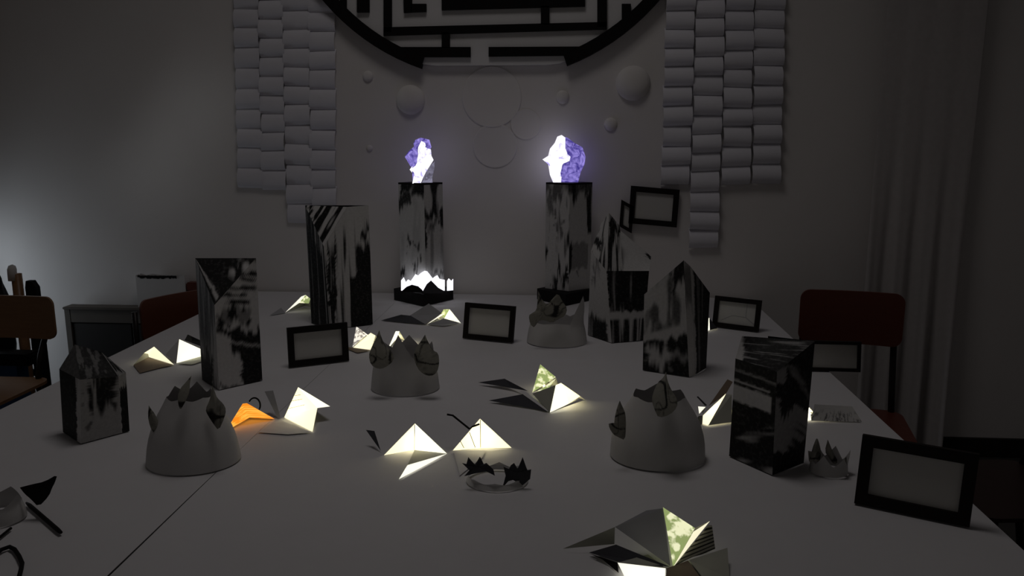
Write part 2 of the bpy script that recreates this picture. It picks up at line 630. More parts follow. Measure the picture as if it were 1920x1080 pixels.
def o2_right(u, v):
    # the face is a slanted quad: h is the true height on it (0 foot, 1 upper right corner)
    h = (731 - ((1 - u) * (731 - 159 * v) + u * (713 - 229 * v))) / 247
    wob = (vnoise(u * 9, h * 30, 26) - 0.5)
    k = block(u, h, 0.30, 1.2, 0.02, 0.455, 21, 0.05, 0.02) * (1 - block(u, h, -0.5, 0.52 , -1, 0.30, 22, 0.10, 0.03)) * (1 - 0.6 * block(u, h + 0.05 * u, 0.3, 1.0, 0.375, 0.395, 31, 0.01, 0.01))
    k = mx(k, block(u, h, 0.0, 0.50, 0.43, 0.475, 23, 0.03, 0.02), block(u, h, 0.02, 0.80, 0.49, 0.625, 24, 0.06, 0.03) * (0.62 + 0.38 * streaks(u, h, 60, 14, 10, 0.5, 3)),
           block(u, h, 0.0, 0.75, 0.0, 0.03, 29, 0.03, 0.02) * 0.9)
    for y0, a, b in ((514, 0.45, 1.1), (524, 0.55, 0.98), (540, 0.30, 0.97), (553, 0.10, 0.75), (567, 0.25, 0.8)):
        h0 = (731 - y0) / 247
        k = mx(k, sstep(0.020, 0.008, np.abs(h - h0 + 0.02 * wob) + 0.012 * wob) * sstep(a - 0.05, a + 0.05, u + 0.2 * wob) * sstep(b + 0.04, b - 0.04, u))
    return mx(k, 0.08 + 0 * u, block(u, h, 0.8, 1.1, 0.95, 1.0, 27, 0.05, 0.02))


crystal('painted_obelisk', 'painted paper obelisk with black triangular cut top, second from the left', [
    ([(379, 712), (411, 731), (402, 572, 731), (366, 484, 712)], lambda u, v: mx(streaks(u, v, 8, 7, 1.6, 0.50, 14, 0.2) * 0.9, block(u, v, -1, 0.75, -1, 0.34, 15, 0.12, 0.08), 0.3 + 0 * u)),
    ([(411, 731), (492, 713), (480, 484, 713), (402, 572, 731)], o2_right),
    ([(402, 572, 731), (480, 484, 713), (366, 484, 712)], lambda u, v: (1 - 0.7 * block(u, v, 0.07, 0.15, 0.03, 0.97, 17, 0.02, 0.02)) * (1 - 0.8 * streaks(u, v, 60, 10, 3, 0.45, 18) * sstep(0.40, 0.15, v) * sstep(0.45, 0.65, u)), 'top_panel'),
], back=((379, 712), (492, 713), (411, 731), (366, 484, 712), (480, 484, 713), (402, 484, 731), None))

crystal('painted_obelisk', 'tall painted paper obelisk with diagonal black streaks at its top', [
    ([(584, 606), (618, 614), (607, 462, 614), (572, 385, 606)], lambda u, v: mx(block(u, v, -1, 1.2, -1, 0.86, 31, 0.05, 0.05) * (1 - 0.85 * streaks(u, v, 0, 9, 0.7, 0.34, 32)), streaks(u, v, 0, 9, 1.2, 0.52, 33))),
    ([(618, 614), (659, 613), (651, 388, 613), (607, 462, 614)], lambda u, v: mx(streaks(u, v, 0, 12, 1.6, 0.40, 34) * sstep(0.98, 0.72, v), block(u, v, 0.02, 0.42, 0.35, 0.92, 35, 0.2, 0.05) * streaks(u, v, 0, 7, 2, 0.62, 36), block(u, v, -0.1, 0.32, 0.0, 0.33, 39, 0.12, 0.04) * streaks(u, v, 0, 9, 1, 0.62, 30), 0.12 + 0 * u)),
    ([(659, 613), (699, 608), (691, 385, 608), (651, 388, 613)], lambda u, v: mx(block(u, v, -1, 2, -1, 0.42, 37, 0.02, 0.02), block(u, v, 0.28, 1.2, 0.35, 0.66, 37, 0.05, 0.04), streaks(u, v, 0, 9, 1.0, 0.40, 38) * sstep(1.0, 0.6, v), block(u, v, 0.6, 0.95, 0.74, 0.83, 40, 0.06, 0.04), 0.12 + 0 * u)),
    ([(607, 462, 614), (651, 388, 613), (572, 385, 606)], lambda u, v: streaks(u, v, 90, 15, 1.2, 0.50, 41, 0.08), 'top_panel'),
], back=((584, 606), (699, 608), (640, 620), (572, 385, 606), (691, 385, 608), (640, 385, 620), None))

crystal('painted_obelisk', 'painted paper tower with a thin spire beside the right lamp column', [
    ([(1102, 628), (1147, 643), (1137, 508, 643), (1108, 470, 628)], lambda u, v: mx(block(u, v, -1, 0.85, -1, 0.27, 51, 0.05, 0.05) * (0.6 + 0.4 * streaks(u, v, 0, 6, 1, 0.6, 52)), block(u, v, 0.1, 0.6, 0.75, 0.97, 53, 0.2, 0.1) * 0.7, 0.16 + 0 * u)),
    ([(1147, 643), (1206, 638), (1217, 508, 638), (1137, 508, 643)], lambda u, v: mx(block(u, v, 0.0, 1.2, 0.42, 1.2, 54, 0.03, 0.02) * (0.55 + 0.45 * streaks(u, v, 3, 9, 1.2, 0.62, 55)), streaks(u, v, 0, 10, 1.4, 0.52, 56) * sstep(0.36, 0.30, v), 0.16 + 0 * u)),
    ([(1137, 508, 643), (1168, 508, 641), (1163, 425, 636), (1142, 399, 636)], lambda u, v: mx(streaks(u, v, 0, 8, 1.8, 0.52, 57), block(u, v, 0.05, 1, 0.72, 0.93, 58, 0.15, 0.06), 0.2 + 0 * u), 'spire'),
    ([(1108, 470, 628), (1137, 508, 643), (1142, 399, 636), (1128, 418, 630)], lambda u, v: mx(block(u, v, -0.2, 0.5, 0.25, 0.5, 59, 0.1, 0.05), 0.16 + 0 * u, streaks(u, v, 0, 7, 2, 0.4, 50)), 'spire'),
    ([(1168, 508, 641), (1217, 508, 638), (1221, 481, 628), (1163, 432, 628)], lambda u, v: mx(0.25 + 0 * u, block(u, v, 0.85, 1.05, 0.75, 1.0, 60, 0.08, 0.04)), 'top_panel'),
], back=((1102, 628), (1206, 638), (1147, 643), (1108, 470, 628), (1217, 508, 638), (1137, 500, 643), None))

crystal('painted_obelisk', 'gable-topped painted paper obelisk beside the small frame with the sketch', [
    ([(1205, 694), (1292, 707), (1282, 488, 707), (1208, 552, 694)], lambda u, v: mx(block(u, v, -1, 1.1, -1, 0.37, 61, 0.03, 0.03) * (1 - 0.9 * block(u, v, 0.08, 0.55, 0.08, 0.27, 62, 0.1, 0.08)) * (1 - 0.5 * block(u, v, 0.3, 0.95, 0.17, 0.22, 63, 0.06, 0.05)),
                                                                                      streaks(u, v, 8, 6, 4.5, 0.46, 64, 0.2) * sstep(0.42, 0.5, v) * 0.85, block(u, v, 0.66, 1.1, 0.80, 1.02, 65, 0.08, 0.04), 0.22 + 0 * u)),
    ([(1292, 707), (1303, 703), (1295, 500, 703), (1282, 488, 707)], lambda u, v: mx(0.15 + 0 * u, block(u, v, -1, 2, 0.62, 0.98, 66, 0.1, 0.05) * 0.7)),
    ([(1303, 703), (1324, 690), (1331, 549, 690), (1295, 500, 703)], lambda u, v: mx(block(u, v, 0.12, 2, -1, 2, 67, 0.06, 0.05) * (0.8 + 0.2 * streaks(u, v, 0, 8, 1, 0.6, 68)), 0.2 + 0 * u)),
], back=((1205, 694), (1324, 690), (1297, 705), (1208, 552, 694), (1331, 549, 690), (1290, 551, 705), None))

crystal('painted_obelisk', 'nearly black banded paper obelisk with slanted top at the right', [
    ([(1367, 855), (1448, 891), (1457, 697, 891), (1379, 672, 855)],
     lambda u, v: mx(1 - mx(block(u, v, -1, 0.92, 0.585, 0.745, 71, 0.008, 0.008), block(u, v, -1, 0.85, 0.775, 0.797, 72, 0.005, 0.007) * 0.8, block(u, v, 0.0, 1.1, 0.875, 0.895, 69, 0.008, 0.012) * 0.45,
                            0.55 * streaks(u, v, 80, 11, 1.6, 0.36, 73) * sstep(0.5, 0.42, v) * sstep(0.05, 0.3, u)), 0.10 + 0 * u)),
    ([(1448, 891), (1507, 868), (1528, 640, 868), (1457, 697, 891)],
     lambda u, v: mx(block(u, v, -1, 2, -1, 0.20, 76, 0.03, 0.02), block(u, v, 0.15, 2, 0.50, 1.2, 77, 0.12, 0.05) * (1 - 0.30 * streaks(u, v, -65, 9, 2, 0.36, 70)), streaks(u, v, -72, 12, 1.2, 0.50, 78), 0.55 + 0 * u)),
    ([(1379, 672, 855), (1457, 697, 891), (1528, 640, 868), (1391, 630, 850)], lambda u, v: mx(block(u + 0.15 * v, v, 0.16, 2, -1, 2, 79, 0.02, 0.02) * (1 - 0.4 * streaks(u, v, 84, 14, 2, 0.34, 80)), 0.2 + 0 * u), 'top_panel'),
    ([(1507, 868), (1432, 832), (1440, 630, 850), (1528, 640, 868)], lambda u, v: streaks(u, v, 80, 6, 2, 0.5, 9)),
    ([(1432, 832), (1367, 855), (1379, 672, 855), (1391, 630, 850)], lambda u, v: streaks(u, v, 80, 6, 2, 0.6, 9)),
])


# ------------------------------------------------------------------ picture frames
def picture_frame(label, bl, br, tl, bar_px, by=None, sheet='sheet', lean=0.10, support='table', group='black picture frames', mullion=False):
    """bl, br, tl: outer corners; the plate leans back; bar width in pixels of the picture's own row"""
    if support == 'table':
        BL, BR = V(*bl), V(*br)
        k = (depth(bl[1])) / FOC
        # distance of the top corner: chosen on the leaning plane
        TLp = V(tl[0], tl[1], bl[1])
        hgt = (TLp - BL).length
        right = (BR - BL)
        fwd = Vector((0, 0, 1)).cross(right.normalized())
        up = (TLp - BL).normalized()
        up = (up + fwd * lean)
        r2, f2 = ray(tl[0], tl[1])
        TL = BL + up * hgt
    else:
        d = VW(bl[0], bl[1], WALL - 0.012)
        BL, BR, TL = VW(bl[0], bl[1], WALL - 0.014), VW(br[0], br[1], WALL - 0.014), VW(tl[0], tl[1], WALL - 0.014)
        k = (BL - Vector((0, 0, EYE))).length / FOC
    ex = (BR - BL)
    ey = (TL - BL)
    n = ex.cross(ey).normalized()
    if n.y > 0:
        n = -n
    bx = bar_px * k / ex.length
    bby = bar_px * k / ey.length
    th = 0.014
    P = lambda a, b, q=0.0: BL + ex * a + ey * b + n * q
    c = (BL + BR) / 2
    t = thing('picture_frame', label, 'picture frame', c, 0, group)
    for quad in ([(0, 0), (1, 0), (1 - bx, bby), (bx, bby)], [(1, 0), (1, 1), (1 - bx, 1 - bby), (1 - bx, bby)],
                 [(1, 1), (0, 1), (bx, 1 - bby), (1 - bx, 1 - bby)], [(0, 1), (0, 0), (bx, bby), (bx, 1 - bby)]):
        slab('frame_bar', [P(a, b) for a, b in quad], th, M['frame'], t, n)
    s = slab('drawing_sheet', [P(bx * 0.6, bby * 0.6, 0.003), P(1 - bx * 0.6, bby * 0.6, 0.003), P(1 - bx * 0.6, 1 - bby * 0.6, 0.003), P(bx * 0.6, 1 - bby * 0.6, 0.003)], 0.002, M[sheet], t, n)
    if mullion:
        for a0, b0, a1, b1 in ((0.17, 0.22, 0.40, 0.42), (0.40, 0.42, 0.70, 0.40), (0.70, 0.40, 0.92, 0.18), (0.70, 0.40, 0.70, 0.85)):
            p, q = P(a0, b0, 0.0053), P(a1, b1, 0.0053)
            d2 = (q - p).normalized().cross(n) * 0.0008
            slab('pencil_line', [p - d2, q - d2, q + d2, p + d2], 0.0003, M['grey_card'], s if False else t, n)
    slab('backboard', [P(0.02, 0.02, -0.004), P(0.98, 0.02, -0.004), P(0.98, 0.98, -0.004), P(0.02, 0.98, -0.004)], 0.004, M['dark_card'], t, n)
    if support == 'table':
        m1 = P(0.42, 0.72, -0.005)
        m2 = P(0.58, 0.72, -0.005)
        f1 = P(0.40, 0, 0) - n * (ey.length * 0.42)
        f2 = P(0.60, 0, 0) - n * (ey.length * 0.42)
        f1.z = f2.z = TZ + 0.001
        slab('easel_strut', [f1, f2, m2, m1], 0.003, M['dark_card'], t, -n)
    else:
        tube('hanging_nail', [P(0.5, 0.9, -0.014), P(0.5, 0.9, -0.004)], 0.003, M['steel'], t, 6)
    return t


picture_frame('black framed blank sheet standing below the tall streaked obelisk', (541, 688), (653, 675), (538, 616), 12)
picture_frame('black framed blank sheet standing in front of the left lamp column', (870, 633), (963, 642), (872, 568), 9)
picture_frame('small black frame with faint sketch lines by the right table edge', (1337, 611), (1423, 622), (1341, 555), 8.5, mullion=True)
picture_frame('thin dark frame partly behind the banded obelisk at the right', (1508, 693), (1611, 696), (1510, 638), 6, lean=0.05)
picture_frame('large black frame nearest the viewer at the right front corner', (1603, 940), (1818, 985), (1617, 817), 22, lean=0.10)
picture_frame('tilted black frame hung high on the wall beside the right scrolls', (1178, 418), (1268, 426), (1183, 348), 10, support='wall')
picture_frame('small tilted black frame half hidden behind the high hung frame', (1161, 424), (1184, 437), (1165, 374), 6.5, support='wall', group='black picture frames')


# ------------------------------------------------------------------ lamp columns with glowing crumpled film
def lamp_column(label, L, F, R, topy, boxL, boxF, boxR, box_top, ink_l, ink_r, group='lamp columns'):
    bl, bf, br = V(*boxL), V(*boxF), V(*boxR)
    bb = bl + br - bf
    ht = V(boxF[0], box_top[1], boxF[1]).z - TZ
    t = thing('lamp_column', label, 'lamp', ((bl + br) / 2), 0, group)
    slab('plinth', [bl, bf, br, bb], ht, M['black'], t, (0, 0, 1))
    Lb, Fb, Rb = V(*L), V(*F), V(*R)
    zb = TZ + ht + 0.001
    zt = V(F[0], topy, F[2]).z
    up = lambda p, z: Vector((p.x, p.y, z))
    Bb = Lb + Rb - Fb
    panel('paper_panel', [up(Lb, zb), up(Fb, zb), up(Fb, zt), up(Lb, zt)], ink_l, t, M['ink'], 30, 60)
    panel('paper_panel', [up(Fb, zb), up(Rb, zb), up(Rb, zt), up(Fb, zt)], ink_r, t, M['ink'], 30, 60)
    panel('paper_panel', [up(Rb, zb), up(Bb, zb), up(Bb, zt), up(Rb, zt)], ink_l, t, M['ink'], 12, 24)
    panel('paper_panel', [up(Bb, zb), up(Lb, zb), up(Lb, zt), up(Bb, zt)], ink_r, t, M['ink'], 12, 24)
    slab('column_top', [up(Lb, zt), up(Fb, zt), up(Rb, zt), up(Bb, zt)], 0.008, M['black'], t, (0, 0, 1))
    return t, (Lb, Fb, Rb, Bb), zb, zt + 0.008


def film(name, outline, by, bulge, mat, parent, jitter=0.012, seed=1):
    """a crumpled hollow lump of film: an outline ring, crumpled rings towards a front and a back point"""
    rnd = random.Random(seed)
    ring = [V(x, y, by) for x, y in outline]
    c = sum(ring, Vector()) / len(ring)
    view = (c - Vector((0, 0, EYE))).normalized()
    vs, fs = list(ring), []
    n = len(ring)
    lay = []
    for sgn in (-1, 1):
        prev = list(range(n))
        for f, dpt in ((0.72, 0.62), (0.36, 0.95)):
            cur = []
            for i, p in enumerate(ring):
                q = c + (p - c) * f + view * (sgn * bulge * dpt)
                q += Vector([(rnd.random() - 0.5) * 2 * jitter for _ in range(3)])
                cur.append(len(vs))
                vs.append(q)
            for i in range(n):
                fs.append((prev[i], prev[(i + 1) % n], cur[(i + 1) % n]))
                fs.append((prev[i], cur[(i + 1) % n], cur[i]))
            prev = cur
        k = len(vs)
        vs.append(c + view * (sgn * bulge * 1.05))
        for i in range(n):
            fs.append((prev[i], prev[(i + 1) % n], k))
    zmin = min(p.z for p in ring)
    for v in vs:
        v.z = max(v.z, zmin)
    return mesh(name, vs, fs, mat, parent)


def lcol_l(u, v):
    return mx(block(u, v, -1, 0.45, 0.79, 0.93, 81, 0.08, 0.03) * 0.95, block(u, v, 0.1, 1.1, 0.90, 1.1, 82, 0.05, 0.03) * streaks(u, v, 70, 6, 5, 0.62, 83),
              block(u, v, 0.28, 0.42, 0.37, 0.44, 84, 0.1, 0.03), block(u, v, 0.6, 0.7, 0.45, 0.51, 86, 0.1, 0.03), block(u, v, 0.5, 0.8, 0.24, 0.33, 87, 0.14, 0.03) * 0.9,
              block(u, v, -1, 0.18, 0.13, 0.22, 85, 0.05, 0.03), 0.12 + 0.15 * streaks(u, v, 20, 4, 4, 0.36, 88, 0.15))


def lcol_r(u, v):
    return mx(streaks(u, v, 25, 4, 5, 0.50, 91) * sstep(0.60, 0.70, v), block(u, v, -0.1, 0.8, 0.60, 0.68, 92, 0.1, 0.03) * 0.85, block(u, v, -0.1, 0.12, 0.36, 0.6, 93, 0.1, 0.04),
              block(u, v, 0.85, 1.1, 0.58, 0.8, 96, 0.06, 0.04), block(u, v, 0.2, 1.1, 0.13, 0.19, 94, 0.05, 0.03) * 0.8, 0.22 + 0.4 * streaks(u, v, 0, 4, 2, 0.42, 95, 0.15))


t, cs, zb, zt = lamp_column('left black and white lamp column topped by a narrow violet glowing light', (752, 548, 563), (799, 552, 568), (833, 548, 562), 347,
                            (739, 562), (793, 574), (850, 561), (0, 552), lcol_l, lcol_r)
# white cut-paper flames lit from behind and black paper hills, both inside the plinth edge
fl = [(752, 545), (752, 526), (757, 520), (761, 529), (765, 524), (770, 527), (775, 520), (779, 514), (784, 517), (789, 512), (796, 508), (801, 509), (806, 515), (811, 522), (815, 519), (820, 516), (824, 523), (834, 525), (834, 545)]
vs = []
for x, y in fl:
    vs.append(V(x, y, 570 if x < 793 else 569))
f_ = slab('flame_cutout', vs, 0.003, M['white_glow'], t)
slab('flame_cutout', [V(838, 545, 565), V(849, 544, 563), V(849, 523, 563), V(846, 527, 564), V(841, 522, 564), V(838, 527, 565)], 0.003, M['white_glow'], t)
slab('hill_cutout', [V(752, 547, 571), V(762, 538, 571), V(772, 534, 571), V(784, 537, 571), V(792, 544, 571), V(793, 549, 571)], 0.003, M['black'], t)
slab('hill_cutout', [V(790, 551, 572), V(800, 533, 572), V(808, 526, 572), V(814, 532, 572), V(822, 540, 572), V(833, 546, 572), V(833, 549, 572)], 0.003, M['dark_card'], t)
film('film_flame', [(773, 344), (776, 328), (768, 318), (775, 314), (779, 306), (783, 292), (784, 276), (790, 264), (797, 268), (801, 278), (808, 280), (809, 292), (813, 300), (806, 311), (799, 322), (793, 334), (789, 344)], 566, 0.018, M['film_white'], t, 0.006, 3)
film('film_wrap', [(774, 344), (774, 322), (768, 309), (759, 294), (766, 284), (777, 274), (779, 262), (789, 258), (805, 262), (809, 276), (797, 292), (786, 312), (781, 344)], 564, 0.030, M['film_violet'], t, 0.010, 4)
film('film_tail', [(790, 344), (797, 326), (807, 310), (815, 303), (814, 318), (810, 333), (811, 344)], 564, 0.02, M['film_grey'], t, 0.006, 5)


def rcol_l(u, v):
    return mx(block(u, v, -1, 1, 0.88, 1.1, 101, 0.08, 0.04) * (0.8 - 0.5 * streaks(u, v, 60, 5, 5, 0.4, 109)), block(u, v, 0.05, 0.3, 0.70, 0.9, 110, 0.08, 0.04) * 0.7, block(u, v, 0.4, 0.75, 0.58, 0.76, 102, 0.15, 0.06) * 0.75, block(u, v, -0.2, 0.12, 0.32, 0.46, 103, 0.06, 0.04),
              streaks(u, v, -12, 5, 4, 0.32, 104), block(u, v, 0.3, 1.0, 0.0, 0.16, 105, 0.2, 0.03) * streaks(u, v, 5, 5, 4, 0.55, 106), 0.18 + 0 * u)


def rcol_r(u, v):
    return mx(block(u, v, -0.2, 1.1, 0.90, 1.1, 111, 0.07, 0.04) * 0.9, streaks(u, v, -8, 4.5, 2.2, 0.40, 112, 0.06) * sstep(0.5, 0.56, v), block(u, v, -0.1, 0.85, 0.20, 0.46, 113, 0.02, 0.02) * 0.62,
              block(u, v, -0.1, 0.12, 0.18, 0.46, 114, 0.03, 0.02), block(u, v, 0.35, 0.45, 0.15, 0.18, 115, 0.05, 0.02), 0.22 + 0 * u)


t, cs, zb, zt = lamp_column('right black and white lamp column topped by a wide violet glowing light', (1022, 548, 561), (1066, 553, 567), (1107, 549, 561), 347,
                            (1007, 561), (1060, 573), (1114, 561), (0, 552), rcol_l, rcol_r)
film('film_flame', [(1037, 342), (1031, 328), (1028, 308), (1017, 299), (1028, 292), (1031, 279), (1040, 268), (1045, 256), (1053, 253), (1060, 258), (1060, 278), (1064, 288), (1073, 293), (1072, 302), (1062, 306), (1054, 312), (1050, 328), (1052, 342)], 562, 0.022, M['film_white'], t, 0.006, 7)
film('film_wrap', [(1046, 342), (1046, 310), (1056, 290), (1055, 256), (1064, 258), (1077, 268), (1092, 276), (1098, 294), (1096, 308), (1089, 322), (1084, 342)], 560, 0.035, M['film_violet'], t, 0.010, 8)


# ------------------------------------------------------------------ folded paper lamps
def V3(p):
    return V(*p)


def paper_lamp(label, facets, backs, leds, center, power=0.3, color=(1.0, 0.90, 0.58), name='folded_paper_lamp', group='folded paper lamps', rad=0.010):
    c = V(*center)
    t = thing(name, label, 'paper lamp', (c.x, c.y, TZ), 0, group)
    for pts, mat in facets:
        nm = 'lit_facet' if mat.startswith('shade') else 'paper_flap'
        vs = [V3(p) for p in pts]
        for v in vs:
            v.z = max(v.z, TZ + 0.0006)
        o = mesh(nm, vs, [list(range(len(vs)))], M[mat], t)
    for path, q in backs:
        Q = V3(q)
        Q.z = max(Q.z, TZ + 0.0006)
        vs = [V3(p) for p in path]
        for v in vs:
            v.z = max(v.z, TZ + 0.0006)
        vs.append(Q)
        k = len(vs) - 1
        mesh('back_facet', vs, [(i, i + 1, k) for i in range(k - 1)], M['dull_card'], t)
    for (lx, ly, lby) in leds:
        p = V(lx, ly, lby)
        p.z = max(p.z, TZ + 0.012)
        bm = bmesh.new()
        bmesh.ops.create_cone(bm, cap_ends=True, segments=10, radius1=0.006, radius2=0.006, depth=0.008, matrix=Matrix.Translation((p.x, p.y, TZ + 0.0046)))
        b = from_bm('led_base', bm, M['card'], t, world=True)
        l = bpy.data.lights.new('led_light', 'POINT')
        l.energy = power * 0.3
        l.color = color
        l.shadow_soft_size = 0.004
        lo = bpy.data.objects.new('led_light', l)
        C.objects.link(lo)
        lo.parent = t
        lo.location = p - Vector((c.x, c.y, TZ))
    return t


# behind the tall obelisk at the back left
paper_lamp('thin lit folded paper lamp behind the tall streaked obelisk, near the back wall', [
    ([(535, 586), (565, 556, 582), (573, 553, 582), (561, 568, 584)], 'shade_white'),
    ([(573, 553, 582), (582, 560, 581), (579, 569, 581), (561, 568, 584)], 'shade_leaf'),
    ([(505, 592), (535, 587), (527, 577, 584)], 'grey_card'),
], [([(535, 586), (565, 556, 582), (573, 553, 582), (582, 560, 581), (590, 578)], (572, 574))], [], (560, 580), 0.12)

# pair at the left, beside the second obelisk
paper_lamp('pair of lit white paper tents left of the black topped obelisk', [
    ([(250, 685), (274, 668, 671), (289, 650, 676), (270, 662, 675)], 'shade'),
    ([(274, 668, 671), (326, 684), (289, 650, 676)], 'shade'),
    ([(250, 685), (262, 700), (274, 669, 672)], 'brown_card'),
    ([(262, 700), (300, 690), (274, 669, 672)], 'brown_card'),
    ([(300, 690), (326, 685), (274, 669, 672)], 'brown_card'),
    ([(331, 681), (336, 636, 672), (378, 655, 672)], 'shade_white'),
    ([(331, 681), (378, 655, 672), (379, 668)], 'shade_white'),
    ([(310, 665, 674), (336, 636, 672), (331, 681), (315, 669)], 'paper'),
    ([(346, 638, 655), (352, 627, 655), (380, 640, 656), (384, 652, 658)], 'dark_card'),
    ([(331, 682), (379, 668), (384, 676), (360, 684)], 'dull_card'),
], [([(250, 685), (270, 662, 675), (289, 650, 676), (326, 684)], (300, 664)), ([(331, 681), (336, 636, 672), (378, 655, 672), (400, 664)], (362, 655))],
    [(352, 668, 664)], (300, 680), 0.14)

# orange and white pair
t = paper_lamp('folded paper lamp with one orange and one white lit wing', [
    ([(423, 809), (468, 783, 785), (463, 756, 795), (455, 757, 795)], 'shade_orange'),
    ([(468, 783, 785), (515, 786), (463, 756, 795)], 'shade_orange'),
    ([(533, 783), (595, 765, 790), (559, 726, 780)], 'shade'),
    ([(595, 765, 790), (619, 762, 786), (559, 726, 780)], 'shade_white'),
    ([(533, 783), (586, 810), (595, 765, 790)], 'shade'),
    ([(496, 734, 772), (520, 784), (526, 784), (512, 732, 772)], 'grey_card'),
    ([(484, 811), (520, 787), (586, 811), (540, 815)], 'paper'),
], [([(423, 809), (455, 757, 795), (463, 756, 795), (515, 786)], (480, 772)), ([(586, 810), (595, 765, 790), (619, 762, 786), (559, 726, 780), (533, 783)], (585, 764))],
    [(568, 775, 779)], (520, 786), 0.24)
loop = [V(477 + 11 * math.cos(a), 760 + 14 * math.sin(a), 788) for a in np.linspace(-2.6, 0.7, 14)]
for a_, b_ in (((552, 742, 784), (564, 740, 784)), ((547, 752, 783), (567, 748, 785)), ((541, 766, 783), (571, 759, 786)), ((538, 780, 783), (570, 771, 786))):
    tube('crease_line', [V(*a_), V(*b_)], 0.0006, M['grey_card'], t, 5)
tube('wire_loop', loop, 0.0022, M['black'], t, 6)

# two tents in the middle front
t = paper_lamp('lit paper lamp of two pale yellow tents in the middle of the table', [
    ([(720, 854), (777, 843, 845), (778, 794, 842)], 'shade'),
    ([(777, 843, 845), (838, 851), (778, 794, 842)], 'shade_white'),
    ([(748, 899), (838, 851), (764, 872, 880)], 'shade_white'),
    ([(764, 872, 880), (838, 851), (777, 844, 846)], 'dull_card'),
    ([(849, 845), (901, 840, 845), (900, 785, 836)], 'shade'),
    ([(901, 840, 845), (959, 840), (900, 785, 836)], 'shade'),
    ([(850, 845), (912, 842), (905, 858), (862, 892)], 'paper'),
    ([(686, 806, 832), (702, 808, 834), (714, 846)], 'dark_card'),
], [([(720, 854), (778, 794, 842), (838, 851)], (790, 824)), ([(849, 845), (900, 785, 836), (959, 840)], (905, 816)), ([(748, 899), (764, 872, 880)], (800, 862))],
    [(778, 835, 838), (901, 828, 831)], (838, 851), 0.26)
for a_, b_ in (((863, 827, 843), (870, 840, 844.6)), ((880, 810, 840.5), (891, 839, 844.8)), ((900.6, 787, 837), (901, 839, 845)), ((777.6, 796, 843), (777, 842, 845.5))):
    tube('crease_line', [V(*a_), V(*b_)], 0.0008, M['brown_card'], t, 5)
tube('wire_stem', [V(838, 777, 836), V(849, 779, 836), V(880, 804, 838), V(886, 800, 838), V(899, 795, 838)], 0.0024, M['black'], t, 6)

# leaf printed lamp at the centre
paper_lamp('lit paper lamp with leaf print and charcoal wings at the table centre', [
    ([(998, 736, 745), (1042, 707, 738), (1013, 683, 735)], 'shade_leaf'),
    ([(1006, 735, 748), (1023, 737, 750), (1042, 710, 740)], 'shade_leaf'),
    ([(1031, 774), (1066, 757, 768), (1052, 718, 758), (1042, 722, 762)], 'shade_white'),
    ([(1066, 757, 768), (1088, 743, 764), (1052, 718, 758)], 'shade'),
    ([(1032, 774), (1062, 762, 771), (1096, 750, 768), (1088, 747, 767)], 'paper'),
    ([(998, 738, 746), (1031, 774), (1042, 722, 762)], 'dull_card'),
    ([(974, 733, 742), (985, 733, 742), (1030, 772), (1022, 771)], 'paper'),
    ([(896, 717, 721), (946, 710, 723), (990, 733, 742), (960, 728, 732)], 'dark_card'),
    ([(916, 751, 754), (980, 739, 752), (1028, 773), (1002, 767)], 'dark_card'),
], [([(998, 736, 745), (1013, 683, 735), (1042, 707, 738), (1050, 730)], (1032, 722)), ([(1031, 774), (1042, 722, 762), (1052, 718, 758), (1088, 743, 764), (1100, 752)], (1072, 742))],
    [(1020, 728, 730), (1062, 756, 756)], (1030, 770), 0.20)

# lamp hidden behind the crown
paper_lamp('lit paper lamp glowing behind the two sketched petals of a crown', [
    ([(661, 651), (682, 632, 648), (690, 628, 646), (668, 612, 644)], 'shade_silver'),
    ([(662, 652), (696, 656), (704, 629, 648), (695, 624, 648)], 'shade'),
    ([(727, 655), (747, 631, 646), (749, 621, 644), (742, 621, 644)], 'shade_white'),
    ([(768, 651), (785, 649), (765, 632, 644)], 'shade_white'),
    ([(640, 650), (661, 652), (696, 657), (670, 662)], 'brown_card'),
], [([(661, 651), (668, 612, 644), (690, 628, 646), (704, 629, 648), (724, 650)], (690, 636)), ([(727, 655), (742, 621, 644), (749, 621, 644), (760, 640)], (748, 636)), ([(768, 651), (765, 632, 644), (785, 649)], (776, 638))],
    [(688, 645, 643), (745, 643, 641), (773, 647, 642)], (715, 650), 0.10)

# lamp in front of the left column
paper_lamp('lit paper tent with grey folded wing in front of the left lamp column', [
    ([(800, 609), (827, 589, 602), (833, 589, 602)], 'shade_white'),
    ([(826, 590, 602), (833, 597, 603), (843, 580, 600), (832, 580, 600)], 'shade_leaf'),
    ([(833, 597, 603), (864, 606), (843, 580, 600)], 'shade_white'),
    ([(800, 609), (833, 597, 604), (864, 606), (832, 612)], 'grey_card'),
    ([(768, 592, 596), (797, 608), (830, 588, 598), (804, 569, 592)], 'grey_card'),
    ([(714, 601), (752, 590, 597), (770, 592, 598), (799, 609)], 'dark_card'),
], [([(800, 609), (826, 590, 602), (832, 580, 600), (843, 580, 600), (864, 606)], (840, 592))], [(842, 599, 598), (822, 601, 601)], (825, 603), 0.10)

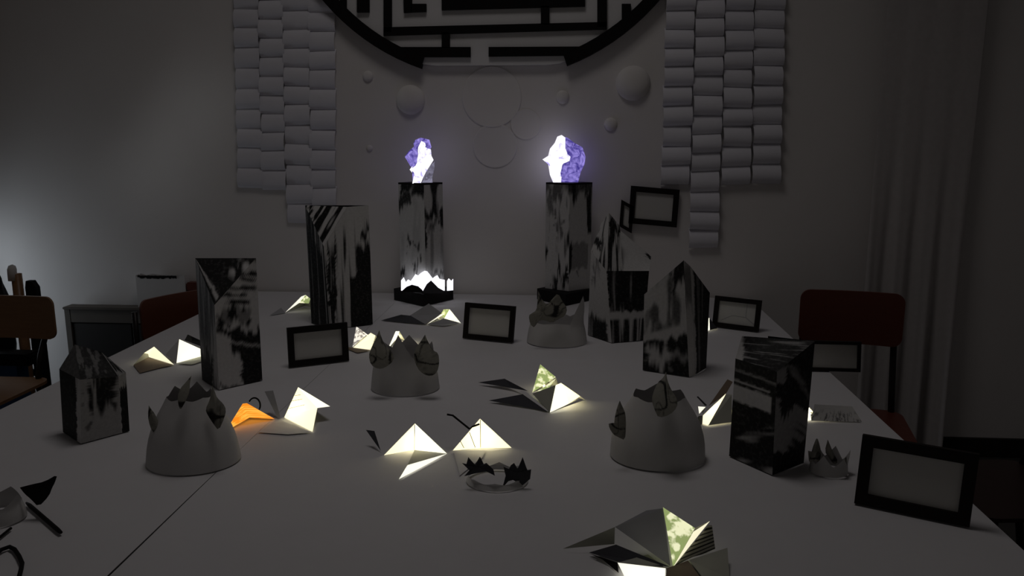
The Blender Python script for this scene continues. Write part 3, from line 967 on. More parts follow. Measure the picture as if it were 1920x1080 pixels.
# star in the front
paper_lamp('star shaped folded paper lamp at the front edge, lit from its middle', [
    ([(1243, 951, 1030), (1262, 1064), (1303, 990, 1040)], 'shade_leaf'),
    ([(1262, 1064), (1300, 997, 1043), (1331, 977, 1036)], 'shade'),
    ([(1158, 1055, 1068), (1180, 1100), (1246, 1100), (1248, 1066)], 'shade_white'),
    ([(1153, 988, 1030), (1257, 1062), (1243, 953, 1030), (1212, 957, 1026)], 'grey_card'),
    ([(1055, 1029, 1033), (1152, 1020, 1034), (1153, 988, 1030)], 'dull_card'),
    ([(1104, 1036, 1040), (1158, 1053, 1062), (1256, 1063), (1155, 1021, 1036)], 'dark_card'),
    ([(1104, 1037, 1042), (1130, 1050), (1160, 1075), (1158, 1055, 1066)], 'black'),
    ([(1265, 1061), (1292, 1050, 1058), (1364, 1027, 1050), (1300, 1044, 1054)], 'paper'),
    ([(1292, 1050, 1058), (1330, 1100), (1368, 1085), (1364, 1027, 1050)], 'dull_card'),
    ([(1250, 1066), (1246, 1110), (1324, 1098), (1290, 1051, 1058)], 'brown_card'),
], [([(1243, 951, 1030), (1303, 990, 1040), (1331, 977, 1036)], (1300, 1015)), ([(1158, 1055, 1068), (1248, 1066)], (1215, 1040))],
    [], (1255, 1062), 0.34)
P = [V(1331, 983, 1034), V(1341, 1028, 1046), V(1262, 1063), V(1300, 1000, 1040)]
tt = bpy.data.objects[[o.name for o in bpy.data.objects if o.get('label', '').startswith('star shaped')][0]]
panel('striped_flap', [V(1264, 1062), V(1341, 1029, 1046), V(1335, 985, 1034), V(1328, 985, 1034)],
      lambda u, v: sstep(0.45, 0.55, vnoise(v * 9, v * 0, 3) * 0.4 + 0.5 * (np.sin(v * 44) * 0.5 + 0.5)), tt, M['ink_sketch'], 12, 50)

# leaf like lamp beside the banded obelisk
paper_lamp('half open lit paper lamp like a leaf, left of the banded obelisk', [
    ([(1317, 795), (1328, 798), (1346, 770, 785), (1361, 738, 776), (1318, 779, 789)], 'shade'),
    ([(1309, 762, 786), (1311, 776, 788), (1323, 763, 786)], 'shade_white'),
    ([(1328, 762, 778), (1361, 739, 776), (1374, 716, 772), (1364, 711, 770)], 'brown_card'),
    ([(1288, 812), (1316, 796), (1318, 779, 789), (1310, 780, 792)], 'dark_card'),
    ([(1328, 798), (1372, 792), (1372, 740, 780), (1361, 739, 778)], 'dull_card'),
    ([(1306, 744, 780), (1309, 743, 780), (1326, 760, 784), (1322, 761, 784)], 'dark_card'),
], [([(1317, 795), (1318, 779, 789), (1361, 738, 776), (1376, 778)], (1340, 772)), ([(1309, 762, 786), (1323, 763, 786)], (1318, 776))],
    [(1336, 780, 783)], (1335, 790), 0.13)

# behind the banded obelisk: open card with drawn grass, lit at its hinge
t = paper_lamp('open white paper card with fine drawn strokes right of the banded obelisk', [
    ([(1512, 790), (1521, 788), (1518, 764, 783), (1513, 766, 783)], 'shade_white'),
], [([(1513, 766, 783), (1518, 764, 783), (1530, 780)], (1516, 776))], [(1517, 780, 781)], (1520, 786), 0.05)
panel('drawn_card', [V(1521, 789), V(1616, 791), V(1598, 762, 786), V(1527, 758, 786)],
      lambda u, v: streaks(u, v, 6, 34, 4, 0.40, 121) * sstep(0.75, 0.2, np.abs(v - 0.1)) * 0.8, t, M['ink_open'], 60, 24)

# sliver of light behind the gable obelisk
paper_lamp('sliver of a lit paper lamp behind the gable topped obelisk', [
    ([(1318, 622), (1331, 619), (1330, 596, 614), (1322, 598, 614)], 'shade_white'),
    ([(1331, 619), (1345, 616), (1330, 596, 614)], 'dark_card'),
], [([(1318, 622), (1322, 598, 614), (1330, 596, 614), (1345, 616)], (1328, 606))], [(1327, 613, 611)], (1326, 618), 0.05)


# ------------------------------------------------------------------ paper crowns
def petal_leaf(name, outline, by, parent, seed, bulge=0.005, mat='ink_sketch', slope=0.0, soft=True):
    """a petal folded out of the cup wall; slope = how the depth row grows per pixel row downwards"""
    if soft:
        out = [outline[0]]
        for i in range(len(outline)):
            (xa, ya), (xb, yb) = outline[i], outline[(i + 1) % len(outline)]
            if i > 0:
                out.append((xa * 0.75 + xb * 0.25, ya * 0.75 + yb * 0.25))
            if i < len(outline) - 1:
                out.append((xa * 0.25 + xb * 0.75, ya * 0.25 + yb * 0.75))
        outline = out
    ytop = min(y for x, y in outline)
    ring = [V(x, y, by + (y - ytop) * slope) for x, y in outline]
    n = len(ring)
    c = sum(ring, Vector()) / n
    view = (Vector((0, 0, EYE)) - c).normalized()
    vs = [p.copy() for p in ring]
    fs = []
    prev = list(range(n))
    for f in (0.8, 0.6, 0.4, 0.2):
        cur = []
        for p in ring:
            cur.append(len(vs))
            vs.append(c + (p - c) * f + view * bulge * (1 - f * f))
        for i in range(n):
            fs.append((prev[i], prev[(i + 1) % n], cur[(i + 1) % n], cur[i]))
        prev = cur
    k = len(vs)
    vs.append(c + view * bulge)
    for i in range(n):
        fs.append((prev[i], prev[(i + 1) % n], k))
    # subdivide for the print
    bm = bmesh.new()
    bv = [bm.verts.new(v) for v in vs]
    for f in fs:
        bm.faces.new([bv[i] for i in f])
    bmesh.ops.subdivide_edges(bm, edges=list(bm.edges), cuts=2, use_grid_fill=True)
    co = [v.co.copy() for v in bm.verts]
    for v in bm.verts:
        v.co.z = max(v.co.z, TZ + 0.002)
    o = from_bm(name, bm, M[mat], parent, smooth=True, world=True)
    x = np.array([(p - c).x for p in co]) * 30
    z = np.array([p.z - c.z for p in co]) * 30
    val = mx(0.22 + 0 * x, sstep(0.07, 0.03, np.abs(vnoise(x * 0.9, z * 1.1, seed) - 0.5)), 0.75 * sstep(0.06, 0.02, np.abs(vnoise(x * 2.2, z * 1.0, seed + 2) - 0.45)), 0.45 * streaks(x, z, 60, 2.5, 1.4, 0.42, seed + 4))
    at = o.data.attributes.new('ink', 'FLOAT', 'POINT')
    at.data.foreach_set('value', np.clip(val, 0, 1).astype(np.float32))
    return o


def cup(label, cx, by, wb, wt, y_valley, tips, phase=None, sharp=1.3, group='white paper crowns', squash=0.85, bow=0.06):
    """a tapering paper ring with a zigzag rim; tips: list of rim heights (pixel rows) around the ring"""
    c = V(cx, by)
    k = depth(by) / FOC
    rb, rt = wb / 2 * k, wt / 2 * k
    zv = V(cx, y_valley, by).z - TZ
    t = thing('petal_cup', label, 'paper crown', c, 0, group)
    n = len(tips)
    if phase is None:
        phase = -PI / 2 - PI / n
    seg = 8
    N = n * seg
    vs, fs = [], []
    rows = 8
    for j in range(rows + 1):
        for i in range(N):
            a = 2 * PI * i / N + phase
            ph = (i % seg) / seg
            tip = V(cx, tips[(i // seg) % n], by).z - TZ
            hh = zv + (tip - zv) * (1 - abs(2 * ph - 1)) ** sharp
            f = j / rows
            z = hh * f
            r = rb + (rt - rb) * min(1, z / zv) + rb * bow * math.sin(PI * min(1, z / zv))
            if z > zv:
                r = rt * (1 + 0.10 * (z - zv) / zv)
            vs.append(Vector((c.x + r * math.cos(a), c.y + r * math.sin(a) * squash, TZ + 0.0008 + z)))
    for j in range(rows):
        for i in range(N):
            fs.append((j * N + i, j * N + (i + 1) % N, (j + 1) * N + (i + 1) % N, (j + 1) * N + i))
    mesh('cup_wall', vs, fs, M['cup'], t, smooth=True)
    return t


t = cup('white paper crown with three dark slim sketched petals at the left front', 364, 862, 182, 84, 744, [738, 740, 730, 726, 730, 740], bow=0.12)
petal_leaf('printed_petal', [(279, 760), (284, 768), (290, 775), (297, 790), (300, 800), (306, 830), (298, 822), (288, 812), (281, 800), (277, 780)], 874, t, 3, slope=0.06)
petal_leaf('printed_petal', [(359, 704), (356, 718), (356, 730), (353, 742), (344, 760), (338, 769), (334, 758), (333, 742), (338, 728), (350, 715)], 875, t, 5, slope=0.22)
petal_leaf('printed_petal', [(398, 723), (403, 735), (407, 746), (419, 757), (424, 768), (421, 783), (410, 808), (400, 795), (389, 778), (385, 768), (394, 748), (395, 736)], 872, t, 7, slope=0.14)

t = cup('white paper crown with two large sketched petals in the middle', 760, 726, 134, 112, 664, [616, 655, 645, 640, 645, 655], bow=0.02)
petal_leaf('printed_petal', [(711, 619), (715, 632), (722, 648), (736, 660), (739, 676), (722, 690), (708, 692), (695, 684), (691, 666), (697, 650), (704, 636)], 741, t, 9, slope=0.10)
petal_leaf('printed_petal', [(797, 627), (802, 640), (812, 657), (822, 662), (824, 680), (820, 698), (808, 706), (794, 702), (782, 690), (775, 668), (780, 652), (789, 640)], 741, t, 11, slope=0.10)

t = cup('white paper crown with tall point in front of the right lamp column', 1044, 640, 116, 100, 601, [598, 550, 590, 595, 590, 600], bow=0.02, sharp=0.8)
petal_leaf('printed_petal', [(1009, 545), (1016, 562), (1026, 572), (1036, 560), (1046, 549), (1055, 566), (1064, 578), (1060, 592), (1048, 598), (1034, 606), (1022, 600), (1006, 602), (1002, 615), (994, 608), (991, 592), (996, 588), (1006, 582), (1008, 565)], 655, t, 13)

t = cup('white paper crown with a round sketched petal in front of the gable topped obelisk', 1232, 854, 186, 100, 744, [739, 740, 736, 732, 736, 740], bow=0.14)
petal_leaf('printed_petal', [(1162, 751), (1168, 764), (1173, 776), (1174, 800), (1172, 826), (1160, 820), (1150, 815), (1142, 802), (1141, 792), (1151, 798), (1153, 780), (1157, 764)], 871, t, 15, slope=0.10)
petal_leaf('printed_petal', [(1249, 697), (1251, 712), (1258, 730), (1270, 748), (1270, 764), (1256, 778), (1235, 784), (1228, 770), (1222, 752), (1224, 738), (1232, 718), (1244, 708)], 868, t, 17, slope=0.25)

t = cup('small paper crown with two dark ragged tufts in the middle front', 932, 901, 124, 112, 892, [888, 887, 886, 886, 886, 886, 886, 887], bow=0.0)
petal_leaf('printed_petal', [(866, 868), (874, 872), (878, 857), (884, 868), (890, 872), (900, 856), (908, 872), (912, 868), (925, 880), (928, 892), (912, 884), (890, 888), (870, 893), (880, 882)], 913, t, 19, 0.004, 'dark_card', 0, False)
petal_leaf('printed_petal', [(944, 875), (952, 884), (958, 872), (964, 868), (970, 878), (976, 872), (980, 857), (986, 874), (990, 884), (996, 880), (994, 898), (980, 910), (962, 900), (946, 904), (942, 915), (948, 892)], 913, t, 21, 0.004, 'dark_card', 0, False)

t = cup('small paper crown with four pointed dark tips beside the large frame', 1553, 884, 74, 70, 866, [846, 836, 852, 845, 850, 842], phase=0.5, bow=0.0)
petal_leaf('printed_petal', [(1515, 845), (1520, 852), (1526, 832), (1532, 819), (1537, 834), (1540, 850), (1536, 868), (1526, 862), (1517, 870)], 889, t, 23, 0.01)
petal_leaf('printed_petal', [(1552, 824), (1558, 838), (1563, 850), (1572, 866), (1564, 872), (1554, 858), (1546, 846)], 889, t, 25, 0.01)
petal_leaf('printed_petal', [(1587, 856), (1588, 876), (1586, 890), (1576, 886), (1578, 872), (1582, 862)], 889, t, 27, 0.01)

# near left corner: crumpled crown with a black petal, a black pencil and a black wire
t = cup('crumpled white paper crown with one black petal in the near left corner', -6, 972, 112, 98, 945, [930, 925, 920, 925], phase=0.7, bow=0.02)
petal_leaf('printed_petal', [(37, 914), (60, 908), (84, 903), (108, 889), (103, 905), (98, 914), (92, 930), (72, 951), (58, 936), (46, 926)], 968, t, 29, 0.006, 'black')
o = tube('pencil', [V(50, 947) + Vector((0, 0, 0.005)), V(56, 952) + Vector((0, 0, 0.005)), V(110, 999) + Vector((0, 0, 0.005)), V(115, 1003) + Vector((0, 0, 0.005))], [0.002, 0.0042, 0.0042, 0.003], M['black'])
tag(o, 'black pencil lying on the paper in the near left corner', 'pencil')
pts = [V(-30, 1058), V(-10, 1044), V(4, 1034), V(18, 1029), V(28, 1034), V(36, 1046), V(42, 1060), V(40, 1072), V(36, 1086)]
o = tube('wire_hoop', [p + Vector((0, 0, 0.004)) for p in pts], 0.0038, M['black'])
tag(o, 'curved black wire lying at the near left corner of the paper', 'wire')
o = tube('paper_fold_wire', [V(-20, 1018) + Vector((0, 0, 0.003)), V(0, 1010) + Vector((0, 0, 0.003)), V(21, 993) + Vector((0, 0, 0.003))], 0.0026, M['black'])
tag(o, 'short straight black wire behind the curved wire, near left corner', 'wire')
o.name = 'straight_wire'


# ------------------------------------------------------------------ wall: labyrinth, scroll columns, plates
YF = WALL - 0.03


def wpoly(pts, y0, th, name, mat, parent):
    """a plate on the wall from pixel corners; front face at y0, thickness th towards the wall"""
    ps = [VW(px, py, y0) for px, py in pts]
    return slab(name, ps, th, mat, parent, (0, 1, 0))


cc = Vector((-0.363, YF, 2.714))
RR = 0.981
lab = thing('wall_labyrinth', 'large round white wall panel with a black labyrinth of bars above the lamps', 'wall panel', (cc.x, WALL, cc.z))
zcut = VW(925, 122, YF).z
ring = []
for i in range(97):
    a = 2 * PI * i / 96
    p = Vector((cc.x + (RR - 0.02) * math.cos(a), YF, cc.z + (RR - 0.02) * math.sin(a)))
    p.z = max(p.z, zcut)
    ring.append(p)
ring.pop()
slab('panel_disc', ring, 0.025, M['disc'], lab, (0, 1, 0))
# outer ring, open at the bottom
a0 = math.atan2(VW(792, 121, YF).z - cc.z, VW(792, 121, YF).x - cc.x)
a1 = math.atan2(VW(1062, 120, YF).z - cc.z, VW(1062, 120, YF).x - cc.x)
bm = bmesh.new()
n = 96
sp = (2 * PI + a0 - a1)
prev = None
for i in range(n + 1):
    a = a1 + sp * i / n
    row = []
    for r, y in ((RR + 0.002, YF - 0.02), (RR - 0.052, YF - 0.02), (RR - 0.052, YF + 0.006), (RR + 0.002, YF + 0.028)):
        row.append(bm.verts.new((cc.x + r * math.cos(a), y, cc.z + r * math.sin(a))))
    if prev:
        for k in range(4):
            bm.faces.new((prev[k], prev[(k + 1) % 4], row[(k + 1) % 4], row[k]))
    else:
        bm.faces.new(row)
    prev = row
bm.faces.new(prev[::-1])
bmesh.ops.recalc_face_normals(bm, faces=bm.faces)
from_bm('outer_ring', bm, M['tape'], lab, world=True)
YB = YF - 0.016
for pts in ([(722, 88), (882, 88), (882, 107), (758, 107)], [(916, 88), (1108, 87), (1084, 104), (916, 106)],
            [(828, 61), (843, 61), (843, 90), (828, 90)], [(719, 51), (1138, 41), (1138, 55), (719, 67)],
            [(719, -60), (734, -60), (734, 60), (719, 60)], [(1120, -60), (1138, -60), (1138, 50), (1120, 50)],
            [(669, -60), (692, -60), (692, 23), (669, 23)], [(637, -70), (649, -70), (649, 31), (637, 14)],
            [(755, -50), (772, -50), (772, 23), (757, 24)], [(770, 7), (799, 7), (799, 22), (770, 23)],
            [(828, -45), (1097, -45), (1097, 12), (828, 19)], [(1014, 11), (1030, 11), (1030, 46), (1014, 46)],
            [(1166, 7), (1183, 7), (1183, 42), (1166, 56)],
            [(734, -75), (1120, -75), (1120, -58), (734, -58)]):
    wpoly(pts, YB, 0.014 + random.random() * 0.001, 'labyrinth_bar', M['tape'], lab)


def scroll_column(label, xt0, xt1, xb0, xb1, y_end, pitch, seed, group, bulge=0.030):
    """a strip of curled paper shingles: x range at row 0 (t) and at row 400 (b), last shingle ends at y_end"""
    rnd = random.Random(seed)
    top = VW((xt0 + xt1) / 2, -110)
    t = thing('paper_scroll_column', label, 'paper scroll', (top.x, WALL, top.z), 0, group)
    y = y_end
    while y > -120:
        h = pitch * (0.93 + 0.14 * rnd.random())
        f = lambda row: ((xt0 + (xb0 - xt0) * row / 400), (xt1 + (xb1 - xt1) * row / 400))
        jl, jr, sk = rnd.uniform(-1.5, 1.5), rnd.uniform(-1.5, 1.5), rnd.uniform(-1.2, 1.2)
        a0, a1 = f(y)
        b0, b1 = f(y - h)
        BLp, BRp = VW(a0 + jl, y + sk, WALL), VW(a1 + jr, y - sk, WALL)
        TLp, TRp = VW(b0 + jl, y - h - 3 + sk, WALL), VW(b1 + jr, y - h - 3 - sk, WALL)
        amp = bulge * (1 + 0.4 * rnd.random())
        prof = [(0.0, 0.004), (0.12, 0.45), (0.30, 0.80), (0.52, 1.0), (0.74, 0.95), (0.90, 0.70), (0.985, 0.38), (1.0, 0.2), (0.965, 0.1)]
        vs, fs = [], []
        for fr, o_ in prof:
            for k in range(5):
                u = k / 4
                p = (TLp * (1 - u) + TRp * u) * (1 - fr) + (BLp * (1 - u) + BRp * u) * fr
                p.y = WALL - 0.003 - amp * o_
                vs.append(p)
        for j in range(len(prof) - 1):
            for k in range(4):
                i = j * 5 + k
                fs.append((i, i + 1, i + 6, i + 5))
        mesh('paper_curl', vs, fs, M['scroll'], t, smooth=True)
        y -= h
    return t


for i, (x0, x1, b0, b1, ye) in enumerate([(441, 488, 450, 496, 352), (487, 534, 495, 538, 356), (531, 581, 541, 589, 418), (580, 630, 587, 632, 388)]):
    scroll_column(['outermost', 'second from outside', 'third from outside', 'innermost'][i] + ' column of curled white paper in the left wall hanging', x0, x1, b0, b1, ye, 36.5, 10 + i, 'left paper wall hanging', 0.019)
for i, (x0, x1, b0, b1, ye) in enumerate([(1248, 1302, 1237, 1290, 346), (1303, 1357, 1293, 1346, 464), (1359, 1412, 1350, 1403, 346), (1413, 1470, 1406, 1458, 344)]):
    scroll_column(['innermost', 'longest', 'third from inside', 'outermost'][i] + ' column of curled white paper in the right wall hanging', x0, x1, b0, b1, ye, 36.0, 30 + i, 'right paper wall hanging')


def wall_plate(label, px, py, rpx, dome, group, name):
    c = VW(px, py, WALL)
    r = rpx * c.y / FOC
    vs, fs = [], []
    N = 32
    prof = ([(1.0, 0.0), (0.97, 0.25), (0.88, 0.5), (0.7, 0.75), (0.4, 0.93), (0.0, 1.0)] if dome else
            [(1.0, 0.02), (1.0, 0.10), (0.97, 0.13), (0.90, 0.08), (0.80, 0.035), (0.5, 0.03), (0.0, 0.03)])
    amp = r * 0.55 if dome else 0.045
    for f, h in prof[:-1]:
        for i in range(N):
            a = 2 * PI * i / N
            vs.append((c.x + r * f * math.cos(a), WALL - 0.0005 - amp * h * (1 if dome else 0.55), c.z + r * f * math.sin(a)))
    for j in range(len(prof) - 2):
        for i in range(N):
            fs.append((j * N + i, j * N + (i + 1) % N, (j + 1) * N + (i + 1) % N, (j + 1) * N + i))
    vs.append((c.x, WALL - 0.0005 - amp * prof[-1][1] * (1 if dome else 0.55), c.z))
    j = len(prof) - 2
    for i in range(N):
        fs.append((j * N + i, j * N + (i + 1) % N, len(vs) - 1))
    o = mesh(name, vs, fs, M['wall'], None, smooth=True)
    tag(o, label, 'wall decoration', group)
    return o


for lb, x, y, r in (('larger white dome on the wall at the right, near the labyrinth', 1187, 156, 31), ('larger white dome on the wall at the left, above the left lamp', 770, 187, 27),
                    ('small white dome on the wall high at the left of the labyrinth opening', 690, 143, 10), ('small white dome on the wall above the right lamp', 1055, 182, 12),
                    ('small white dome on the wall below the large right dome', 1145, 233, 12), ('tiny white dome on the wall left of the left lamp', 693, 278, 6)):
    wall_plate(lb, x, y, r, True, 'white domes on the wall', 'wall_dome')
for lb, x, y, r in (('largest flat white plate on the wall below the labyrinth', 922, 182, 55), ('medium flat white plate on the wall between the two lamps', 928, 273, 41),
                    ('smallest flat white plate on the wall left of the right lamp', 986, 233, 28)):
    wall_plate(lb, x, y, r, False, 'flat white plates on the wall', 'wall_plate')


# ------------------------------------------------------------------ chairs
def rounded_plate(bm, w, h, th, rad, curve=0.0, n=6):
    """a rounded rectangle in the x-z plane, bent along x, thickness along y"""
    xs = sorted(set([-w / 2 + rad * (1 - math.cos(k / n * PI / 2)) for k in range(n + 1)] + [w / 2 - rad * (1 - math.cos(k / n * PI / 2)) for k in range(n + 1)] +
                    [(-w / 2 + rad) + (w - 2 * rad) * k / 10 for k in range(11)]))
    bx = lambda x: curve * (1 - (2 * x / w) ** 2)
    cols = []
    for x in xs:
        e = max(0.0, abs(x) - (w / 2 - rad))
        hh = h / 2 - rad + math.sqrt(max(0.0, rad * rad - e * e))
        cols.append([bm.verts.new((x, bx(x) + q * th / 2, z)) for q, z in ((-1, -hh), (-1, hh), (1, hh), (1, -hh))])
    for a, b in zip(cols, cols[1:]):
        for k in range(4):
            bm.faces.new((a[k], b[k], b[(k + 1) % 4], a[(k + 1) % 4]))
    bm.faces.new(cols[0])
    bm.faces.new(cols[-1][::-1])
    bmesh.ops.remove_doubles(bm, verts=bm.verts, dist=1e-5)
    bmesh.ops.recalc_face_normals(bm, faces=bm.faces)


def chair(label, x, y, rz, mat, bw=0.38, bz=(0.66, 0.83), seat_z=0.45, sw=0.40, sd=0.38, group='school chairs'):
    """faces local -y"""
    t = thing('school_chair', label, 'chair', (x, y, 0), rz, group)
    bm = bmesh.new()
    rounded_plate(bm, bw, bz[1] - bz[0], 0.012, 0.035, 0.02)
    bmesh.ops.translate(bm, verts=bm.verts, vec=(0, sd / 2 + 0.02, (bz[0] + bz[1]) / 2))
    from_bm('backrest', bm, mat, t)
    bm = bmesh.new()
    rounded_plate(bm, sw, sd, 0.012, 0.06, 0.0)
    bmesh.ops.rotate(bm, verts=bm.verts, cent=(0, 0, 0), matrix=Matrix.Rotation(PI / 2, 3, 'X'))
    bmesh.ops.translate(bm, verts=bm.verts, vec=(0, 0, seat_z))
    from_bm('seat', bm, mat, t)
    for s in (-1, 1):
        tube('back_upright', [(s * 0.165, sd / 2 - 0.02, seat_z - 0.012), (s * 0.165, sd / 2 + 0.015, seat_z + 0.10), (s * 0.165, sd / 2 + 0.054, bz[0]), (s * 0.165, sd / 2 + 0.054, bz[1] - 0.05)], 0.012, M['steel'], t, world=False)
        tube('leg', [(s * 0.17, sd / 2 - 0.03, seat_z - 0.012), (s * 0.18, sd / 2 + 0.05, 0.0)], 0.012, M['steel'], t, world=False)
        tube('leg', [(s * 0.17, -sd / 2 + 0.06, seat_z - 0.012), (s * 0.18, -sd / 2 + 0.02, 0.0)], 0.012, M['steel'], t, world=False)
    return t


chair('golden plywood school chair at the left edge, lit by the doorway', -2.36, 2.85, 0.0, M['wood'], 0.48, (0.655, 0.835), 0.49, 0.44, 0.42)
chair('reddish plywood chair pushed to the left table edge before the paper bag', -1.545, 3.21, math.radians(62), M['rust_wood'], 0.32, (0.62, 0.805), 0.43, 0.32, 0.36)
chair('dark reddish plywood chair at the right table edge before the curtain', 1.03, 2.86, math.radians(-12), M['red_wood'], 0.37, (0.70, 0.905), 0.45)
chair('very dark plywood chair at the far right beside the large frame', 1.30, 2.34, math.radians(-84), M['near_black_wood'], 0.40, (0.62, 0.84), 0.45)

# cabinet at the left behind the tables
a = VW(119, 575, 3.635)
b = VW(368, 575, 3.635)
t = thing('low_cabinet', 'low dark cabinet with a grey top rail at the left wall behind the table', 'cabinet', ((a.x + b.x) / 2, a.y + 0.1, 0))
zt = a.z
box('cabinet_body', (a.x + 0.03, a.y + 0.02, 0.0), (b.x, WALL - 0.03, zt - 0.012), M['dark_panel'], t)
box('cabinet_top', (a.x, a.y - 0.012, zt - 0.012), (b.x, WALL - 0.02, zt), M['grey_wood'], t, 0.003)
box('top_rail', (a.x + 0.03, a.y, zt - 0.078), (b.x, a.y + 0.02, zt - 0.012), M['grey_wood'], t, 0.002)
box('side_post', (a.x, a.y, 0.0), (a.x + 0.03, a.y + 0.03, zt - 0.012), M['grey_wood'], t, 0.002)
box('door', (a.x + 0.035, a.y + 0.004, 0.06), ((a.x + b.x) / 2 - 0.003, a.y + 0.02, zt - 0.082), M['dark_panel'], t, 0.002)
box('door', ((a.x + b.x) / 2 + 0.003, a.y + 0.004, 0.06), (b.x - 0.01, a.y + 0.02, zt - 0.082), M['dark_panel'], t, 0.002)

# white paper bag on the cabinet
a = VW(259, 572, 3.65)
b = VW(350, 572, 3.65)
zt2 = VW(300, 517, 3.65).z
t = thing('paper_bag', 'white paper bag with ragged dark upper edge standing on the low cabinet', 'paper bag', ((a.x + b.x) / 2, a.y + 0.03, zt))
n = 24
top = []
rnd = random.Random(5)
prof = [zt2 + rnd.uniform(-0.008, 0.008) for i in range(n + 1)]


def bag_ring(inset):
    return [(a.x + inset, a.y + inset), (b.x - inset, a.y + inset), (b.x - inset, a.y + 0.045 - inset), (a.x + inset, a.y + 0.045 - inset)]


vs, fs = [], []
N = 4 * 8
for k in range(N):
    s_, f_ = divmod(k, 8)
    r = bag_ring(0)
    p0, p1 = r[s_], r[(s_ + 1) % 4]
    x, y = p0[0] + (p1[0] - p0[0]) * f_ / 8, p0[1] + (p1[1] - p0[1]) * f_ / 8
    vs += [(x, y, zt + 0.0005), (x, y, (zt + zt2) / 2), (x, y, zt2 + rnd.uniform(-0.006, 0.006))]
for k in range(N):
    j = (k + 1) % N
    fs += [(3 * k, 3 * j, 3 * j + 1, 3 * k + 1), (3 * k + 1, 3 * j + 1, 3 * j + 2, 3 * k + 2)]
mesh('bag_body', vs, fs, M['card'], t)
vs, fs = [], []
for i in range(25):
    u = i / 24
    x = a.x + (b.x - a.x) * u * 0.8 + 0.01
    vs += [(x, a.y - 0.0015, zt2 - 0.008 - 0.008 * rnd.random()), (x, a.y - 0.0015, zt2 + 0.002 * rnd.random())]
    if i:
        fs.append((2 * i - 2, 2 * i, 2 * i + 1, 2 * i - 1))
mesh('ragged_edge', vs, fs, M['black'], t)
# a wooden block beside the bag
p = VW(362, 571, 3.65)
box_o = thing('wooden_stand', 'small reddish wooden stand next to the white paper bag', 'stand', (p.x, p.y, zt))
box('stand_post', (p.x - 0.02, p.y, zt), (p.x + 0.03, p.y + 0.04, VW(361, 546, 3.65).z), M['red_wood'], box_o, 0.004)
box('stand_block', (p.x - 0.028, p.y - 0.004, VW(361, 546, 3.65).z), (p.x + 0.035, p.y + 0.045, VW(361, 530, 3.65).z), M['red_wood'], box_o, 0.006)

# behind the left chair: a coat rack with a dark jacket
DC = 3.52
p1, p2 = VD(41, 600, DC), VD(62, 600, DC)
t = thing('coat_rack', 'small coat rack with white tipped wooden post behind the golden chair', 'coat rack', (p1.x, p1.y, 0))
zt3 = VD(40, 513, DC).z
tube('wooden_post', [(p1.x, p1.y, 0.02), (p1.x, p1.y, zt3)], 0.022, M['wood'], t)
tube('white_tip', [(p1.x - 0.012, p1.y - 0.012, zt3 - 0.03), (p1.x - 0.010, p1.y - 0.012, zt3 + 0.02), (p1.x - 0.008, p1.y - 0.012, zt3 + 0.036), (p1.x - 0.008, p1.y - 0.012, zt3 + 0.042)], [0.019, 0.020, 0.015, 0.004], M['card'], t, 10)
z5 = VD(62, 527, DC).z
slab('dark_post', [(p2.x - 0.025, p2.y, 0.02), (p2.x + 0.034, p2.y, 0.02), (p2.x + 0.030, p2.y, z5 - 0.03), (p2.x + 0.012, p2.y, z5), (p2.x - 0.014, p2.y, z5), (p2.x - 0.02, p2.y, z5 - 0.03)], 0.03, M['black'], t, (0, 1, 0))
box('foot', (p1.x - 0.022, p1.y - 0.05, 0.0), (p2.x + 0.06, p2.y + 0.08, 0.02), M['black'], t, 0.004)
box('cross_rail', (p1.x, p1.y + 0.022, 0.40), (p2.x, p2.y + 0.035, 0.43), M['black'], t)
# dark jacket hanging on a wall hook at the left border
c = VD(-12, 530, DC)
tb = thing('jacket', 'dark jacket hanging on a stand at the left border behind the golden chair', 'jacket', (c.x - 0.02, c.y, 0))
bm = bmesh.new()
bmesh.ops.create_icosphere(bm, subdivisions=4, radius=1)
top = VD(-6, 494, DC).z
for v in bm.verts:
    k = 1 + 0.20 * mnoise.noise(v.co * 2.6)
    zz = v.co.z
    wd = 0.075 if zz > 0.2 else 0.075 + 0.03 * (0.2 - zz)
    v.co = Vector((c.x - 0.025 + v.co.x * wd * k, c.y + v.co.y * 0.07 * k, top - 0.26 + zz * 0.26))
from_bm('jacket_cloth', bm, M['black'], tb, smooth=True, world=True)
tube('stand_pole', [(c.x - 0.01, c.y, 0.015), (c.x - 0.01, c.y, top - 0.3)], 0.012, M['steel'], tb)
box('stand_foot', (c.x - 0.12, c.y - 0.05, 0.0), (c.x - 0.0, c.y + 0.05, 0.015), M['steel'], tb, 0.004)
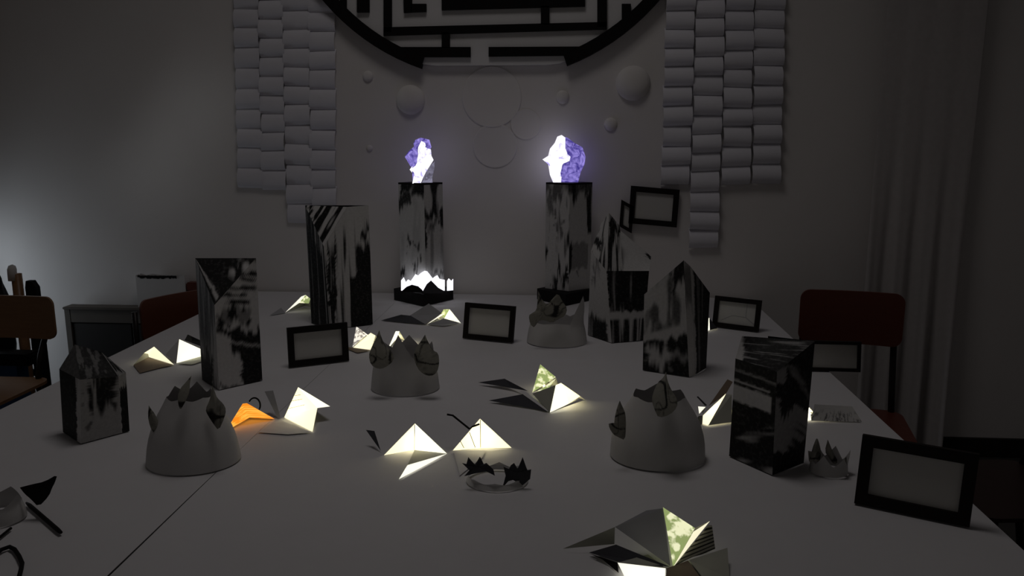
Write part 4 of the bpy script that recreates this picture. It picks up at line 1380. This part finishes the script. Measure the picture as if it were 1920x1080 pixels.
# blue crate with a black lid on the floor, seen below the backrest
DK = 3.33
zc = VD(15, 686, DK).z
k0, k1, k2 = VD(-70, 690, DK), VD(31, 690, DK), VD(58, 680, DK)
yc = k1.y
zl = VD(15, 664, DK).z
t = thing('blue_crate', 'tall blue plastic crate with black lid behind the golden chair', 'crate', ((k0.x + k1.x) / 2, yc + 0.06, 0))
box('crate_wall', (k0.x, yc, 0.0), (k1.x, yc + 0.012, zc), M['blue'], t)
box('crate_wall', (k0.x, yc + 0.06, 0.0), (k1.x, yc + 0.072, zc), M['blue'], t)
box('crate_wall', (k0.x, yc + 0.013, 0.0), (k0.x + 0.012, yc + 0.059, zc), M['blue'], t)
box('crate_wall', (k1.x - 0.012, yc + 0.013, 0.0), (k1.x, yc + 0.059, zc), M['blue'], t)
box('crate_lid', (k0.x - 0.01, yc - 0.01, zc), (k2.x, yc + 0.08, zl), M['black'], t, 0.008)

# ------------------------------------------------------------------ curtain on the right
bm = bmesh.new()
x0, x1 = VW(1615, 600, WALL - 0.08).x, VW(1790, 600, WALL - 0.08).x
N, J = 90, 12
grid = []
for j in range(J + 1):
    row = []
    for i in range(N + 1):
        u = i / N
        z = 0.02 + (2.9 - 0.02) * j / J
        am = 0.0008 + 0.045 * max(0.0, 1 - j / J * 2.2)
        yy = WALL - 0.075 - am * math.sin(u * 2 * PI * 3.4 + 0.5) - 0.3 * am * math.sin(u * 2 * PI * 7.3 + 1.1)
        row.append(bm.verts.new((x0 + (x1 - x0) * u, yy, z)))
    grid.append(row)
for j in range(J):
    for i in range(N):
        bm.faces.new((grid[j][i], grid[j][i + 1], grid[j + 1][i + 1], grid[j + 1][i]))
t = thing('curtain', 'grey curtain hanging in soft folds on the wall at the right', 'curtain', ((x0 + x1) / 2, WALL - 0.07, 0.0))
from_bm('curtain_cloth', bm, M['curtain'], t, smooth=True, world=True)
tube('curtain_rod', [(x0 - 0.08, WALL - 0.075, 2.92), (x1 + 0.08, WALL - 0.075, 2.92)], 0.012, M['steel'], t)
for xx in (x0 - 0.04, x1 + 0.04):
    tube('rod_bracket', [(xx, WALL - 0.075, 2.92), (xx, WALL, 2.92)], 0.008, M['steel'], t, 6)
